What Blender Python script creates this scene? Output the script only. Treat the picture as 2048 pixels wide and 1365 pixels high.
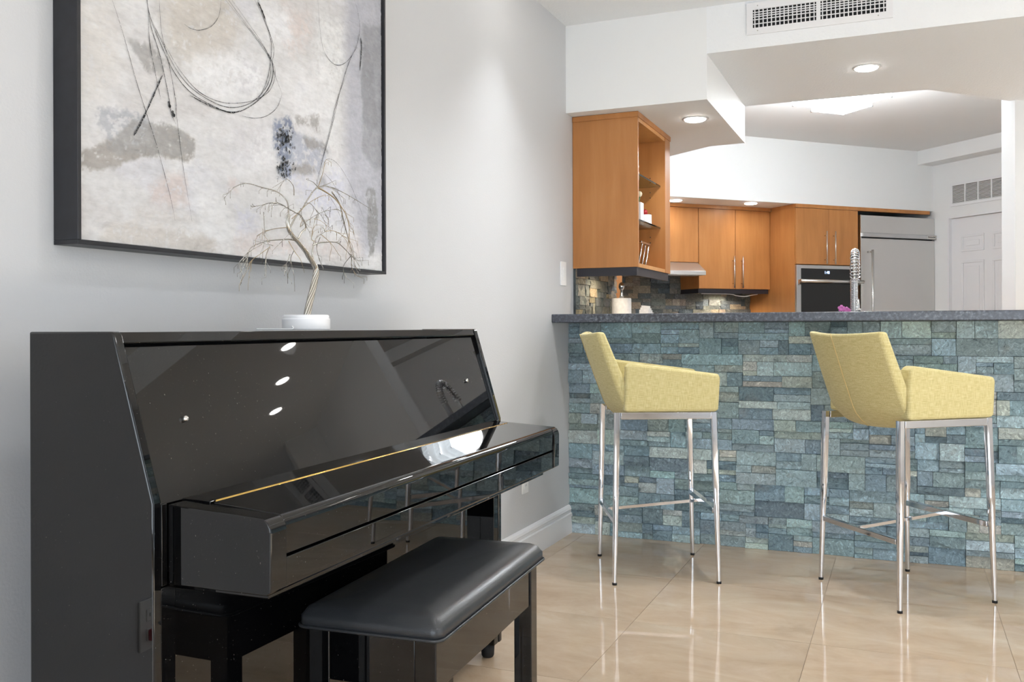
import bpy, bmesh, math, random
import numpy as np
from mathutils import Vector, Matrix

# ------------------------------------------------------------------ scene, camera, light
for o in list(bpy.data.objects):
    bpy.data.objects.remove(o)
SC = bpy.context.scene
COL = SC.collection
random.seed(7)
R = math.radians
S2 = math.sqrt(.5)

cam_d = bpy.data.cameras.new('camera')
cam = bpy.data.objects.new('camera', cam_d)
COL.objects.link(cam)
cam_d.sensor_width = 36.0
cam_d.lens = 36.0 * 1853.0 / 2048.0
cam_d.shift_y = -27.5 / 2048.0
cam_d.clip_start = 0.05
YAW = math.atan(785.0 / 1853.0)
cam.matrix_world = (Matrix.Translation((1.5673, 0.0, 1.04)) @ Matrix.Rotation(YAW, 4, 'Z')
                    @ Matrix.Rotation(R(90), 4, 'X') @ Matrix.Rotation(R(-0.2), 4, 'Z'))
SC.camera = cam

w = bpy.data.worlds.new('world')
SC.world = w
w.use_nodes = True
w.node_tree.nodes['Background'].inputs[0].default_value = (.80, .90, 1.0, 1)
w.node_tree.nodes['Background'].inputs[1].default_value = .9

def area(name, loc, rot, sx, sy, power, col):
    d = bpy.data.lights.new(name, 'AREA')
    d.shape = 'RECTANGLE'; d.size = sx; d.size_y = sy; d.energy = power; d.color = col
    o = bpy.data.objects.new(name, d); COL.objects.link(o)
    o.location = loc; o.rotation_euler = rot
    return o
# daylight entering through the two glazed openings behind the camera
area('daylight_back', (2.6, -2.86, 1.15), (R(90), 0, 0), 3.3, 2.0, 64, (.80, .90, 1.0))
area('daylight_right', (5.06, 1.0, 1.2), (R(90), 0, R(90)), 3.0, 2.0, 8, (.78, .89, 1.0))
# low sun added through the right-hand windows so its floor bounce brightens the ceilings
sd = bpy.data.lights.new('bounce_sun', 'SUN'); sd.energy = 40; sd.angle = R(1.5); sd.color = (.78, .90, 1.0)
bounce_sun = bpy.data.objects.new('bounce_sun', sd); COL.objects.link(bounce_sun)
bounce_sun.rotation_euler = Vector((-1.0, .28, -.95)).to_track_quat('-Z', 'Y').to_euler()

SC.view_settings.view_transform = 'Standard'
SC.view_settings.look = 'None'
SC.view_settings.gamma = 1.0
SC.view_settings.use_curve_mapping = False
SC.view_settings.exposure = 0.56

# ------------------------------------------------------------------ materials
def lin(c):
    return tuple(((v / 255.0) / 12.92 if v / 255.0 <= .04045 else ((v / 255.0 + .055) / 1.055) ** 2.4) for v in c[:3]) + (1.0,)

class NT:
    def __init__(s, name):
        s.m = bpy.data.materials.new(name); s.m.use_nodes = True
        s.t = s.m.node_tree; s.n = s.t.nodes
        s.b = s.n['Principled BSDF']
    def add(s, typ, **kw):
        nd = s.n.new(typ)
        for k, v in kw.items():
            if k.startswith('i_'):
                key = k[2:]
                key = int(key) if key.isdigit() else key.replace('_', ' ')
                nd.inputs[key].default_value = v
            else:
                setattr(nd, k, v)
        return nd
    def link(s, a, b): s.t.links.new(a, b)
    def ramp(s, fac, stops):
        r = s.n.new('ShaderNodeValToRGB'); e = r.color_ramp.elements
        while len(e) < len(stops): e.new(.5)
        for el, (p, c) in zip(e, stops):
            el.position = p; el.color = c
        s.link(fac, r.inputs[0]); return r
    def coords(s, kind='Object', scale=(1, 1, 1)):
        tc = s.n.new('ShaderNodeTexCoord'); mp = s.n.new('ShaderNodeMapping')
        mp.inputs['Scale'].default_value = scale
        s.link(tc.outputs[kind], mp.inputs[0]); return mp.outputs[0]
    def bump(s, h, strength=.2, dist=.002):
        b = s.n.new('ShaderNodeBump'); b.inputs['Strength'].default_value = strength
        b.inputs['Distance'].default_value = dist
        s.link(h, b.inputs['Height']); s.link(b.outputs[0], s.b.inputs['Normal']); return b

def plain(name, c, rough=.5, metal=0.0, spec=.5, coat=0.0, emit=None, es=0.0, var=0.0, scale=20):
    k = NT(name)
    k.b.inputs['Base Color'].default_value = lin(c)
    k.b.inputs['Roughness'].default_value = rough
    k.b.inputs['Metallic'].default_value = metal
    k.b.inputs['Specular IOR Level'].default_value = spec
    k.b.inputs['Coat Weight'].default_value = coat
    if emit:
        k.b.inputs['Emission Color'].default_value = lin(emit)
        k.b.inputs['Emission Strength'].default_value = es
    if var:
        nz = k.add('ShaderNodeTexNoise', i_Scale=scale, i_Detail=4.0)
        k.link(k.coords(), nz.inputs[0])
        c0 = tuple(max(0, v * (1 - var)) for v in c); c1 = tuple(min(255, v * (1 + var)) for v in c)
        r = k.ramp(nz.outputs[0], [(.3, lin(c0)), (.7, lin(c1))])
        k.link(r.outputs[0], k.b.inputs['Base Color'])
    return k.m

def wall_paint(name, c, bump=.12, scale=160, rough=.6):
    k = NT(name)
    k.b.inputs['Base Color'].default_value = lin(c); k.b.inputs['Roughness'].default_value = rough
    k.b.inputs['Specular IOR Level'].default_value = .3
    nz = k.add('ShaderNodeTexNoise', i_Scale=scale, i_Detail=3.0); k.link(k.coords(), nz.inputs[0])
    k.bump(nz.outputs[0], bump, .004)
    return k.m

def wood(name, c0, c1, c2, rough=.38, horizontal=False):
    k = NT(name)
    sc = (.9, 9, 9) if horizontal else (9, 9, .9)
    co = k.coords('Object', sc)
    nz = k.add('ShaderNodeTexNoise', i_Scale=1.6, i_Detail=6.0, i_Roughness=.6, i_Distortion=.25); k.link(co, nz.inputs[0])
    bl = k.add('ShaderNodeTexNoise', i_Scale=3.0, i_Detail=2.0); k.link(k.coords('Object', (1, 1, .6)), bl.inputs[0])
    mx = k.add('ShaderNodeMath', operation='MULTIPLY_ADD', i_1=.55, i_2=.0)
    k.link(nz.outputs[0], mx.inputs[0])
    m2 = k.add('ShaderNodeMath', operation='MULTIPLY_ADD', i_1=.5); k.link(bl.outputs[0], m2.inputs[0]); k.link(mx.outputs[0], m2.inputs[2])
    r = k.ramp(m2.outputs[0], [(.25, lin(c0)), (.53, lin(c1)), (.80, lin(c2))])
    k.link(r.outputs[0], k.b.inputs['Base Color'])
    k.b.inputs['Roughness'].default_value = rough
    k.bump(nz.outputs[0], .05, .001)
    return k.m

def gloss_black(name, base=(9, 9, 10), rough=.014):
    k = NT(name)
    k.b.inputs['Base Color'].default_value = lin(base)
    k.b.inputs['Specular IOR Level'].default_value = .55
    nz = k.add('ShaderNodeTexNoise', i_Scale=330.0, i_Detail=1.0); k.link(k.coords(), nz.inputs[0])
    pale_flecks = k.ramp(nz.outputs[0], [(.76, lin(base)), (.80, lin((120, 118, 114)))])  # sparse pale grey flecks scattered at random over the black
    k.link(pale_flecks.outputs[0], k.b.inputs['Base Color'])
    n2 = k.add('ShaderNodeTexNoise', i_Scale=5.0, i_Detail=4.0); k.link(k.coords(), n2.inputs[0])
    mr = k.add('ShaderNodeMapRange', i_3=rough * .8, i_4=rough * 1.5); k.link(n2.outputs[0], mr.inputs[0])
    k.link(mr.outputs[0], k.b.inputs['Roughness'])
    return k.m

def brushed(name, c, rough=.28, axis=2):
    k = NT(name)
    k.b.inputs['Base Color'].default_value = lin(c); k.b.inputs['Metallic'].default_value = 1.0
    sc = [4, 4, 4]; sc[axis] = 420
    nz = k.add('ShaderNodeTexNoise', i_Scale=1.0, i_Detail=3.0); k.link(k.coords('Object', tuple(sc)), nz.inputs[0])
    mr = k.add('ShaderNodeMapRange', i_3=rough * .8, i_4=rough * 1.3); k.link(nz.outputs[0], mr.inputs[0])
    k.link(mr.outputs[0], k.b.inputs['Roughness'])
    return k.m

def stone_mat(name):
    k = NT(name)
    at = k.add('ShaderNodeAttribute', attribute_name='tint')
    co = k.add('ShaderNodeTexCoord').outputs['Object']
    sp = k.add('ShaderNodeVectorMath', operation='SCALE'); k.link(at.outputs['Vector'], sp.inputs[0]); sp.inputs['Scale'].default_value = 37.0
    ad = k.add('ShaderNodeVectorMath', operation='ADD'); k.link(co, ad.inputs[0]); k.link(sp.outputs[0], ad.inputs[1])
    nz = k.add('ShaderNodeTexNoise', i_Scale=38.0, i_Detail=10.0, i_Roughness=.74, i_Distortion=1.9); k.link(ad.outputs[0], nz.inputs[0])
    f = k.ramp(nz.outputs[0], [(.32, (.30, .33, .35, 1)), (.45, (.84, .86, .87, 1)), (.56, (1.06, 1.07, 1.07, 1)), (.68, (1.95, 1.98, 1.95, 1))])
    mx = k.add('ShaderNodeMix', data_type='RGBA', blend_type='MULTIPLY'); mx.inputs['Factor'].default_value = 1.0
    k.link(at.outputs['Color'], mx.inputs['A']); k.link(f.outputs[0], mx.inputs['B'])
    n2 = k.add('ShaderNodeTexNoise', i_Scale=9.0, i_Detail=5.0); k.link(ad.outputs[0], n2.inputs[0])
    f2 = k.ramp(n2.outputs[0], [(.62, (0, 0, 0, 1)), (.78, (.32, .32, .32, 1))])
    m2 = k.add('ShaderNodeMix', data_type='RGBA', blend_type='MIX')
    k.link(f2.outputs[0], m2.inputs['Factor']); k.link(mx.outputs['Result'], m2.inputs['A']); m2.inputs['B'].default_value = lin((150, 132, 112))
    k.link(m2.outputs['Result'], k.b.inputs['Base Color'])
    k.b.inputs['Roughness'].default_value = .42
    k.bump(nz.outputs[0], .7, .016)
    return k.m

def marble_tile(name):
    k = NT(name)
    oi = k.add('ShaderNodeObjectInfo')
    ge = k.add('ShaderNodeNewGeometry')
    mp = k.add('ShaderNodeMapping', i_Scale=(1.0, 1.9, 1)); k.link(ge.outputs['Position'], mp.inputs[0])
    cm = k.add('ShaderNodeCombineXYZ'); ml = k.add('ShaderNodeMath', operation='MULTIPLY', i_1=41.0)
    k.link(oi.outputs['Random'], ml.inputs[0])
    for i in range(3): k.link(ml.outputs[0], cm.inputs[i])
    ad = k.add('ShaderNodeVectorMath', operation='ADD'); k.link(mp.outputs[0], ad.inputs[0]); k.link(cm.outputs[0], ad.inputs[1])
    nz = k.add('ShaderNodeTexNoise', i_Scale=2.6, i_Detail=12.0, i_Roughness=.70, i_Distortion=.7); k.link(ad.outputs[0], nz.inputs[0])
    rp = k.ramp(nz.outputs[0], [(.25, lin((178, 153, 126))), (.43, lin((196, 172, 146))), (.58, lin((204, 182, 157))), (.78, lin((214, 196, 174)))])
    hs = k.add('ShaderNodeHueSaturation'); mr = k.add('ShaderNodeMapRange', i_3=.92, i_4=1.03)
    k.link(oi.outputs['Random'], mr.inputs[0]); k.link(mr.outputs[0], hs.inputs['Value']); k.link(rp.outputs[0], hs.inputs['Color'])
    k.link(hs.outputs[0], k.b.inputs['Base Color'])
    n2 = k.add('ShaderNodeTexNoise', i_Scale=6.0, i_Detail=4.0); k.link(ad.outputs[0], n2.inputs[0])
    m3 = k.add('ShaderNodeMapRange', i_3=.015, i_4=.035); k.link(n2.outputs[0], m3.inputs[0]); k.link(m3.outputs[0], k.b.inputs['Roughness'])
    k.b.inputs['Specular IOR Level'].default_value = .75
    return k.m

def fabric(name):
    k = NT(name)
    co = k.coords('Object', (1, 1, 1))
    w1 = k.add('ShaderNodeTexNoise', i_Scale=1.0, i_Detail=2.0); k.link(k.coords('Object', (600, 600, 34)), w1.inputs[0])
    w2 = k.add('ShaderNodeTexNoise', i_Scale=1.0, i_Detail=2.0); k.link(k.coords('Object', (34, 34, 600)), w2.inputs[0])
    mx = k.add('ShaderNodeMath', operation='ADD'); k.link(w1.outputs[0], mx.inputs[0]); k.link(w2.outputs[0], mx.inputs[1])
    hv = k.add('ShaderNodeMath', operation='MULTIPLY', i_1=.5); k.link(mx.outputs[0], hv.inputs[0])
    r = k.ramp(hv.outputs[0], [(.36, lin((184, 170, 116))), (.5, lin((203, 190, 136))), (.64, lin((216, 206, 158)))])
    k.link(r.outputs[0], k.b.inputs['Base Color'])
    k.b.inputs['Roughness'].default_value = .85; k.b.inputs['Specular IOR Level'].default_value = .2
    k.b.inputs['Sheen Weight'].default_value = .15
    k.bump(hv.outputs[0], .3, .002)
    return k.m

def granite(name):
    k = NT(name)
    co = k.coords()
    v = k.add('ShaderNodeTexNoise', i_Scale=70.0, i_Detail=8.0, i_Roughness=.75); k.link(co, v.inputs[0])
    r = k.ramp(v.outputs[0], [(.30, lin((28, 28, 32))), (.47, lin((58, 60, 66))), (.56, lin((92, 97, 106))), (.68, lin((150, 155, 160)))])
    n2 = k.add('ShaderNodeTexNoise', i_Scale=7.0, i_Detail=3.0); k.link(co, n2.inputs[0])
    mx = k.add('ShaderNodeMix', data_type='RGBA', blend_type='MIX'); k.link(n2.outputs[0], mx.inputs['Factor'])
    k.link(r.outputs[0], mx.inputs['A']); mx.inputs['B'].default_value = lin((74, 78, 88))
    k.link(mx.outputs['Result'], k.b.inputs['Base Color'])
    k.b.inputs['Roughness'].default_value = .22
    k.bump(v.outputs[0], .25, .003)
    return k.m

def leather(name):
    k = NT(name)
    k.b.inputs['Base Color'].default_value = lin((46, 48, 51))
    k.b.inputs['Roughness'].default_value = .33
    v = k.add('ShaderNodeTexVoronoi', i_Scale=420.0); k.link(k.coords(), v.inputs[0])
    n = k.add('ShaderNodeTexNoise', i_Scale=14.0, i_Detail=4.0); k.link(k.coords(), n.inputs[0])
    a = k.add('ShaderNodeMath', operation='MULTIPLY_ADD', i_1=2.5); k.link(n.outputs[0], a.inputs[0]); k.link(v.outputs[0], a.inputs[2])
    k.bump(a.outputs[0], .10, .0015)
    return k.m

def canvas_mat(name):
    k = NT(name)
    at = k.add('ShaderNodeAttribute', attribute_name='paint')
    n = k.add('ShaderNodeTexNoise', i_Scale=1.0, i_Detail=7.0, i_Roughness=.65); k.link(k.coords('Object', (60, 34, 110)), n.inputs[0])
    r = k.ramp(n.outputs[0], [(.3, (.90, .90, .90, 1)), (.5, (1, 1, 1, 1)), (.7, (1.07, 1.07, 1.07, 1))])
    mx = k.add('ShaderNodeMix', data_type='RGBA', blend_type='MULTIPLY'); mx.inputs['Factor'].default_value = 1.0
    k.link(at.outputs['Color'], mx.inputs['A']); k.link(r.outputs[0], mx.inputs['B'])
    k.link(mx.outputs['Result'], k.b.inputs['Base Color'])
    k.b.inputs['Roughness'].default_value = .55
    k.bump(n.outputs[0], .35, .004)
    return k.m

def pencil(name):
    k = NT(name)
    n = k.add('ShaderNodeTexNoise', i_Scale=260.0, i_Detail=3.0); k.link(k.coords(), n.inputs[0])
    r = k.ramp(n.outputs[0], [(.50, lin((34, 35, 38))), (.62, lin((120, 119, 118))), (.70, lin((198, 196, 192)))])
    k.link(r.outputs[0], k.b.inputs['Base Color']); k.b.inputs['Roughness'].default_value = .8
    return k.m

def thin_glass(name):
    k = NT(name)
    tr = k.add('ShaderNodeBsdfTransparent'); gl = k.add('ShaderNodeBsdfGlossy', i_Roughness=.0)
    fr = k.add('ShaderNodeFresnel', i_IOR=1.3); mx = k.add('ShaderNodeMixShader')
    k.link(fr.outputs[0], mx.inputs[0]); k.link(tr.outputs[0], mx.inputs[1]); k.link(gl.outputs[0], mx.inputs[2])
    k.link(mx.outputs[0], k.n['Material Output'].inputs[0])
    return k.m

def glass_mat(name, tint=(225, 238, 232), rough=.0):
    k = NT(name)
    k.b.inputs['Base Color'].default_value = lin(tint); k.b.inputs['Transmission Weight'].default_value = 1.0
    k.b.inputs['Roughness'].default_value = rough; k.b.inputs['IOR'].default_value = 1.45
    return k.m

M = dict(
    wall=wall_paint('wall_paint', (200, 201, 203), .14, 150),
    kwall=wall_paint('kitchen_paint', (234, 235, 235), .05, 120),
    ceil=wall_paint('ceiling_texture', (236, 238, 240), .55, 90, .8),
    trim=plain('white_trim', (232, 232, 234), .35),
    plate=plain('white_plastic', (236, 236, 235), .3),
    grout=plain('grout', (158, 136, 112), .5, var=.05),
    tile=marble_tile('polished_travertine'),
    stone=stone_mat('quartzite_stone'),
    mortar=plain('stone_backing', (70, 76, 78), .9, var=.2),
    granite=granite('dark_granite'),
    wood=wood('maple_cabinet', (150, 97, 50), (180, 121, 67), (198, 141, 86)),
    wood_in=wood('maple_interior', (182, 124, 68), (206, 148, 88), (220, 166, 106)),
    dark=plain('dark_valance', (38, 36, 42), .35),
    steel=brushed('brushed_steel', (196, 196, 196), .30, 2),
    steel_h=brushed('steel_appliance', (216, 215, 213), .42, 0),
    nickel=plain('satin_nickel', (214, 212, 208), .22, 1.0),
    chrome=plain('chrome', (226, 227, 230), .06, 1.0),
    black=gloss_black('piano_black'),
    blackedge=plain('piano_edge', (150, 154, 164), .12, 0.6),
    gold=plain('brass_hinge', (214, 178, 104), .22, 1.0),
    leather=leather('black_leather'),
    piping=plain('leather_piping', (70, 70, 72), .4),
    fabric=fabric('woven_linen'),
    thread=plain('seam_thread', (208, 186, 130), .8),
    canvas=canvas_mat('painted_canvas'),
    pencil=pencil('charcoal_stroke'),
    frame=plain('painting_frame_black', (30, 31, 36), .42, var=.12, scale=40),
    frame_edge=plain('painting_frame_edge', (120, 122, 132), .3),
    wire=plain('silver_wire', (196, 192, 184), .25, 1.0),
    twig=plain('copper_wire', (176, 160, 134), .35, 1.0),
    white=plain('matte_white', (238, 238, 240), .4),
    paper=plain('tissue_paper', (240, 238, 238), .9, var=.03, scale=60),
    oven=plain('oven_glass', (10, 11, 13), .06),
    glass=glass_mat('shelf_glass', (196, 214, 206)),
    pane=thin_glass('window_glass'),
    crystal=plain('crystal_lit', (250, 253, 255), .1, emit=(240, 249, 255), es=3.2),
    lamp=plain('lamp_lens', (255, 255, 255), .4, emit=(255, 250, 244), es=22.0),
    lampw=plain('warm_lens', (255, 255, 255), .4, emit=(255, 236, 205), es=26.0),
    duct=plain('duct_interior', (16, 18, 20), .8),
    rubber=plain('black_rubber', (22, 22, 24), .7),
    digit=plain('lit_digit', (200, 220, 255), .4, emit=(170, 205, 255), es=2.5),
    ink=plain('badge_ink', (40, 42, 46), .5),
    pink=plain('orchid_pink', (214, 120, 190), .5),
    green=plain('leaf_green', (70, 104, 58), .5, var=.2),
    red=plain('red_glaze', (176, 28, 34), .3),
    cream=plain('cream_ceramic', (226, 214, 188), .35, var=.1, scale=60),
    redbtn=plain('red_button', (190, 40, 50), .4),
)
PATCHES = [
  ((196, 190, 181), 0.03, 0.02, 0.9, [(0.247, 0.605), (0.437, 0.67), (0.512, 0.584), (0.473, 0.517), (0.33, 0.445), (0.265, 0.45), (0.244, 0.504)]),
  ((230, 230, 230), 0.03, 0.03, 0.9, [(0.351, 0.45), (0.473, 0.502), (0.591, 0.513), (0.583, 0.432), (0.435, 0.383), (0.31, 0.393)]),
  ((166, 164, 161), 0.006, 0.02, 0.85, [(0.146, 0.442), (0.204, 0.452), (0.243, 0.431), (0.237, 0.393), (0.198, 0.394), (0.168, 0.415)]),
  ((214, 203, 198), 0.02, 0.03, 0.8, [(0.678, 0.688), (0.789, 0.701), (0.808, 0.638), (0.713, 0.562), (0.678, 0.59)]),
  ((229, 229, 230), 0.02, 0.03, 0.9, [(0.601, 0.658), (0.705, 0.675), (0.713, 0.6), (0.617, 0.589)]),
  ((229, 229, 228), 0.02, 0.03, 0.9, [(0.828, 0.702), (1.006, 0.744), (0.984, 0.616), (0.887, 0.48), (0.817, 0.527)]),
  ((210, 205, 198), 0.03, 0.02, 0.6, [(0.01, 0.474), (0.096, 0.51), (0.117, 0.389), (0.063, 0.299), (0.01, 0.303)]),
  ((180, 181, 189), 0.03, 0.015, 0.9, [(0.971, 0.82), (1.188, 0.892), (1.183, 0.107), (1.066, 0.052), (0.968, 0.238)]),
  ((158, 159, 163), 0.008, 0.015, 0.85, [(1.067, 0.752), (1.187, 0.788), (1.184, 0.337), (1.125, 0.321), (1.062, 0.364)]),
  ((141, 141, 139), 0.005, 0.02, 0.8, [(1.083, 0.261), (1.137, 0.262), (1.143, 0.139), (1.123, 0.056), (1.097, 0.054), (1.085, 0.137)]),
  ((150, 151, 155), 0.006, 0.02, 0.85, [(1.052, 0.709), (1.122, 0.653), (1.151, 0.469), (1.102, 0.421), (1.062, 0.475)]),
  ((165, 160, 154), 0.004, 0.018, 0.97, [(0.013, 0.18), (0.024, 0.189), (0.053, 0.197), (0.06, 0.208), (0.085, 0.222), (0.154, 0.221), (0.197, 0.229), (0.217, 0.278), (0.28, 0.286), (0.333, 0.268), (0.336, 0.249), (0.333, 0.228), (0.318, 0.215), (0.28, 0.219), (0.197, 0.207), (0.153, 0.195), (0.105, 0.169), (0.057, 0.151), (0.01, 0.146)]),
  ((168, 170, 175), 0.006, 0.03, 0.85, [(0.059, 0.284), (0.106, 0.288), (0.182, 0.293), (0.204, 0.278), (0.217, 0.237), (0.154, 0.216), (0.106, 0.212), (0.077, 0.225), (0.06, 0.249)]),
  ((160, 158, 155), 0.004, 0.02, 0.9, [(0.154, 0.277), (0.236, 0.284), (0.312, 0.279), (0.336, 0.261), (0.333, 0.238), (0.23, 0.218), (0.153, 0.204), (0.1, 0.197), (0.077, 0.211), (0.112, 0.232)]),
  ((206, 192, 186), 0.012, 0.02, 0.75, [(0.2, 0.139), (0.249, 0.175), (0.308, 0.183), (0.318, 0.115), (0.262, 0.103), (0.203, 0.11)]),
  ((200, 194, 187), 0.01, 0.02, 0.8, [(0.09, 0.046), (0.147, 0.057), (0.35, 0.052), (0.406, 0.04), (0.406, 0.005), (0.062, 0.011)]),
  ((204, 198, 192), 0.02, 0.02, 0.6, [(0.165, 0.094), (0.262, 0.108), (0.332, 0.081), (0.262, 0.059), (0.153, 0.062)]),
  ((124, 133, 154), 0.007, 0.03, 0.95, [(0.639, 0.38), (0.71, 0.392), (0.73, 0.354), (0.705, 0.291), (0.7, 0.237), (0.657, 0.232), (0.639, 0.291), (0.628, 0.335)]),
  ((176, 180, 191), 0.01, 0.03, 0.9, [(0.7, 0.36), (0.811, 0.361), (0.881, 0.345), (0.834, 0.26), (0.705, 0.244)]),
  ((152, 148, 144), 0.006, 0.02, 0.85, [(0.76, 0.351), (0.864, 0.355), (0.878, 0.332), (0.78, 0.328)]),
  ((158, 153, 147), 0.006, 0.02, 0.85, [(0.7, 0.272), (0.811, 0.284), (0.813, 0.26), (0.709, 0.246)]),
  ((160, 156, 152), 0.006, 0.025, 0.8, [(0.725, 0.405), (0.78, 0.412), (0.832, 0.426), (0.835, 0.384), (0.806, 0.381), (0.78, 0.388), (0.73, 0.384)]),
  ((160, 158, 157), 0.006, 0.015, 0.85, [(0.829, 0.253), (0.858, 0.261), (0.88, 0.233), (0.831, 0.223)]),
  ((198, 199, 212), 0.02, 0.03, 0.7, [(0.486, 0.121), (0.566, 0.131), (0.557, 0.071), (0.486, 0.062)]),
  ((202, 204, 218), 0.03, 0.04, 0.7, [(0.7, 0.243), (0.842, 0.252), (0.965, 0.303), (0.964, 0.174), (0.89, 0.134), (0.739, 0.177)]),
  ((205, 203, 205), 0.03, 0.04, 0.7, [(0.467, 0.323), (0.616, 0.352), (0.634, 0.279), (0.563, 0.256), (0.475, 0.263)]),
  ((212, 200, 196), 0.02, 0.03, 0.6, [(0.478, 0.067), (0.918, 0.073), (1.035, 0.109), (1.066, 0.052), (0.485, 0.011)]),
  ((206, 194, 190), 0.01, 0.02, 0.7, [(0.458, 0.196), (0.486, 0.2), (0.486, 0.162), (0.457, 0.163)]),
]
STROKES = [
  (0.0022, [(0.447, 0.634), (0.519, 0.591), (0.592, 0.55), (0.627, 0.512), (0.61, 0.455), (0.55, 0.399), (0.472, 0.359), (0.399, 0.36), (0.323, 0.375), (0.272, 0.408), (0.234, 0.456), (0.203, 0.505), (0.189, 0.549)]),
  (0.0016, [(0.459, 0.638), (0.531, 0.594), (0.596, 0.549), (0.617, 0.507), (0.601, 0.455), (0.542, 0.401), (0.472, 0.372), (0.406, 0.368), (0.33, 0.384), (0.279, 0.415), (0.24, 0.46), (0.199, 0.513), (0.192, 0.55)]),
  (0.0014, [(0.436, 0.63), (0.508, 0.593), (0.583, 0.55), (0.634, 0.508), (0.616, 0.451), (0.558, 0.411), (0.487, 0.386), (0.421, 0.375), (0.35, 0.383), (0.291, 0.416), (0.25, 0.455), (0.216, 0.491)]),
  (0.003, [(0.323, 0.367), (0.364, 0.361), (0.413, 0.356), (0.465, 0.359), (0.495, 0.369)]),
  (0.0018, [(0.548, 0.667), (0.592, 0.621), (0.619, 0.573), (0.612, 0.503), (0.591, 0.45), (0.554, 0.4)]),
  (0.0016, [(0.564, 0.672), (0.6, 0.616), (0.63, 0.561), (0.625, 0.511), (0.664, 0.449)]),
  (0.006, [(0.566, 0.66), (0.58, 0.646), (0.596, 0.624)]),
  (0.0012, [(0.664, 0.449), (0.642, 0.409), (0.599, 0.378), (0.55, 0.362), (0.503, 0.358)]),
  (0.0014, [(0.093, 0.518), (0.123, 0.455), (0.162, 0.357), (0.191, 0.293), (0.221, 0.227), (0.258, 0.128), (0.273, 0.075)]),
  (0.0014, [(0.227, 0.562), (0.234, 0.487), (0.254, 0.429), (0.276, 0.347), (0.279, 0.311), (0.3, 0.194), (0.327, 0.078)]),
  (0.0016, [(0.195, 0.516), (0.199, 0.455), (0.216, 0.388), (0.231, 0.337)]),
  (0.0018, [(0.191, 0.55), (0.201, 0.495), (0.228, 0.436), (0.252, 0.36), (0.262, 0.317), (0.276, 0.292)]),
  (0.0042, [(0.236, 0.392), (0.215, 0.352), (0.19, 0.304)]),
  (0.005, [(0.19, 0.304), (0.174, 0.276), (0.153, 0.243)]),
  (0.0085, [(0.255, 0.339), (0.259, 0.325)]),
  (0.01, [(0.265, 0.32), (0.272, 0.307)]),
  (0.0014, [(0.826, 0.758), (0.842, 0.648), (0.867, 0.606), (0.914, 0.591), (0.967, 0.612), (1.017, 0.662), (1.043, 0.724), (1.035, 0.778), (1.009, 0.818)]),
  (0.0016, [(1.029, 0.674), (0.989, 0.624), (0.94, 0.527), (0.897, 0.417), (0.85, 0.31), (0.82, 0.239)]),
  (0.0014, [(0.972, 0.577), (0.923, 0.494), (0.876, 0.378), (0.84, 0.291)]),
  (0.0055, [(1.049, 0.708), (1.054, 0.678), (1.044, 0.608)]),
  (0.0012, [(0.304, 0.526), (0.324, 0.522), (0.355, 0.527), (0.393, 0.547), (0.42, 0.581), (0.429, 0.628)]),
  (0.001, [(0.835, 0.261), (0.865, 0.309), (0.917, 0.309), (0.981, 0.265), (1.037, 0.199), (1.071, 0.147)]),
  (0.0012, [(0.855, 0.27), (0.906, 0.242), (0.959, 0.178), (1.014, 0.098), (1.047, 0.027)]),
  (0.0012, [(0.865, 0.219), (0.916, 0.179), (0.959, 0.124)]),
]
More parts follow.
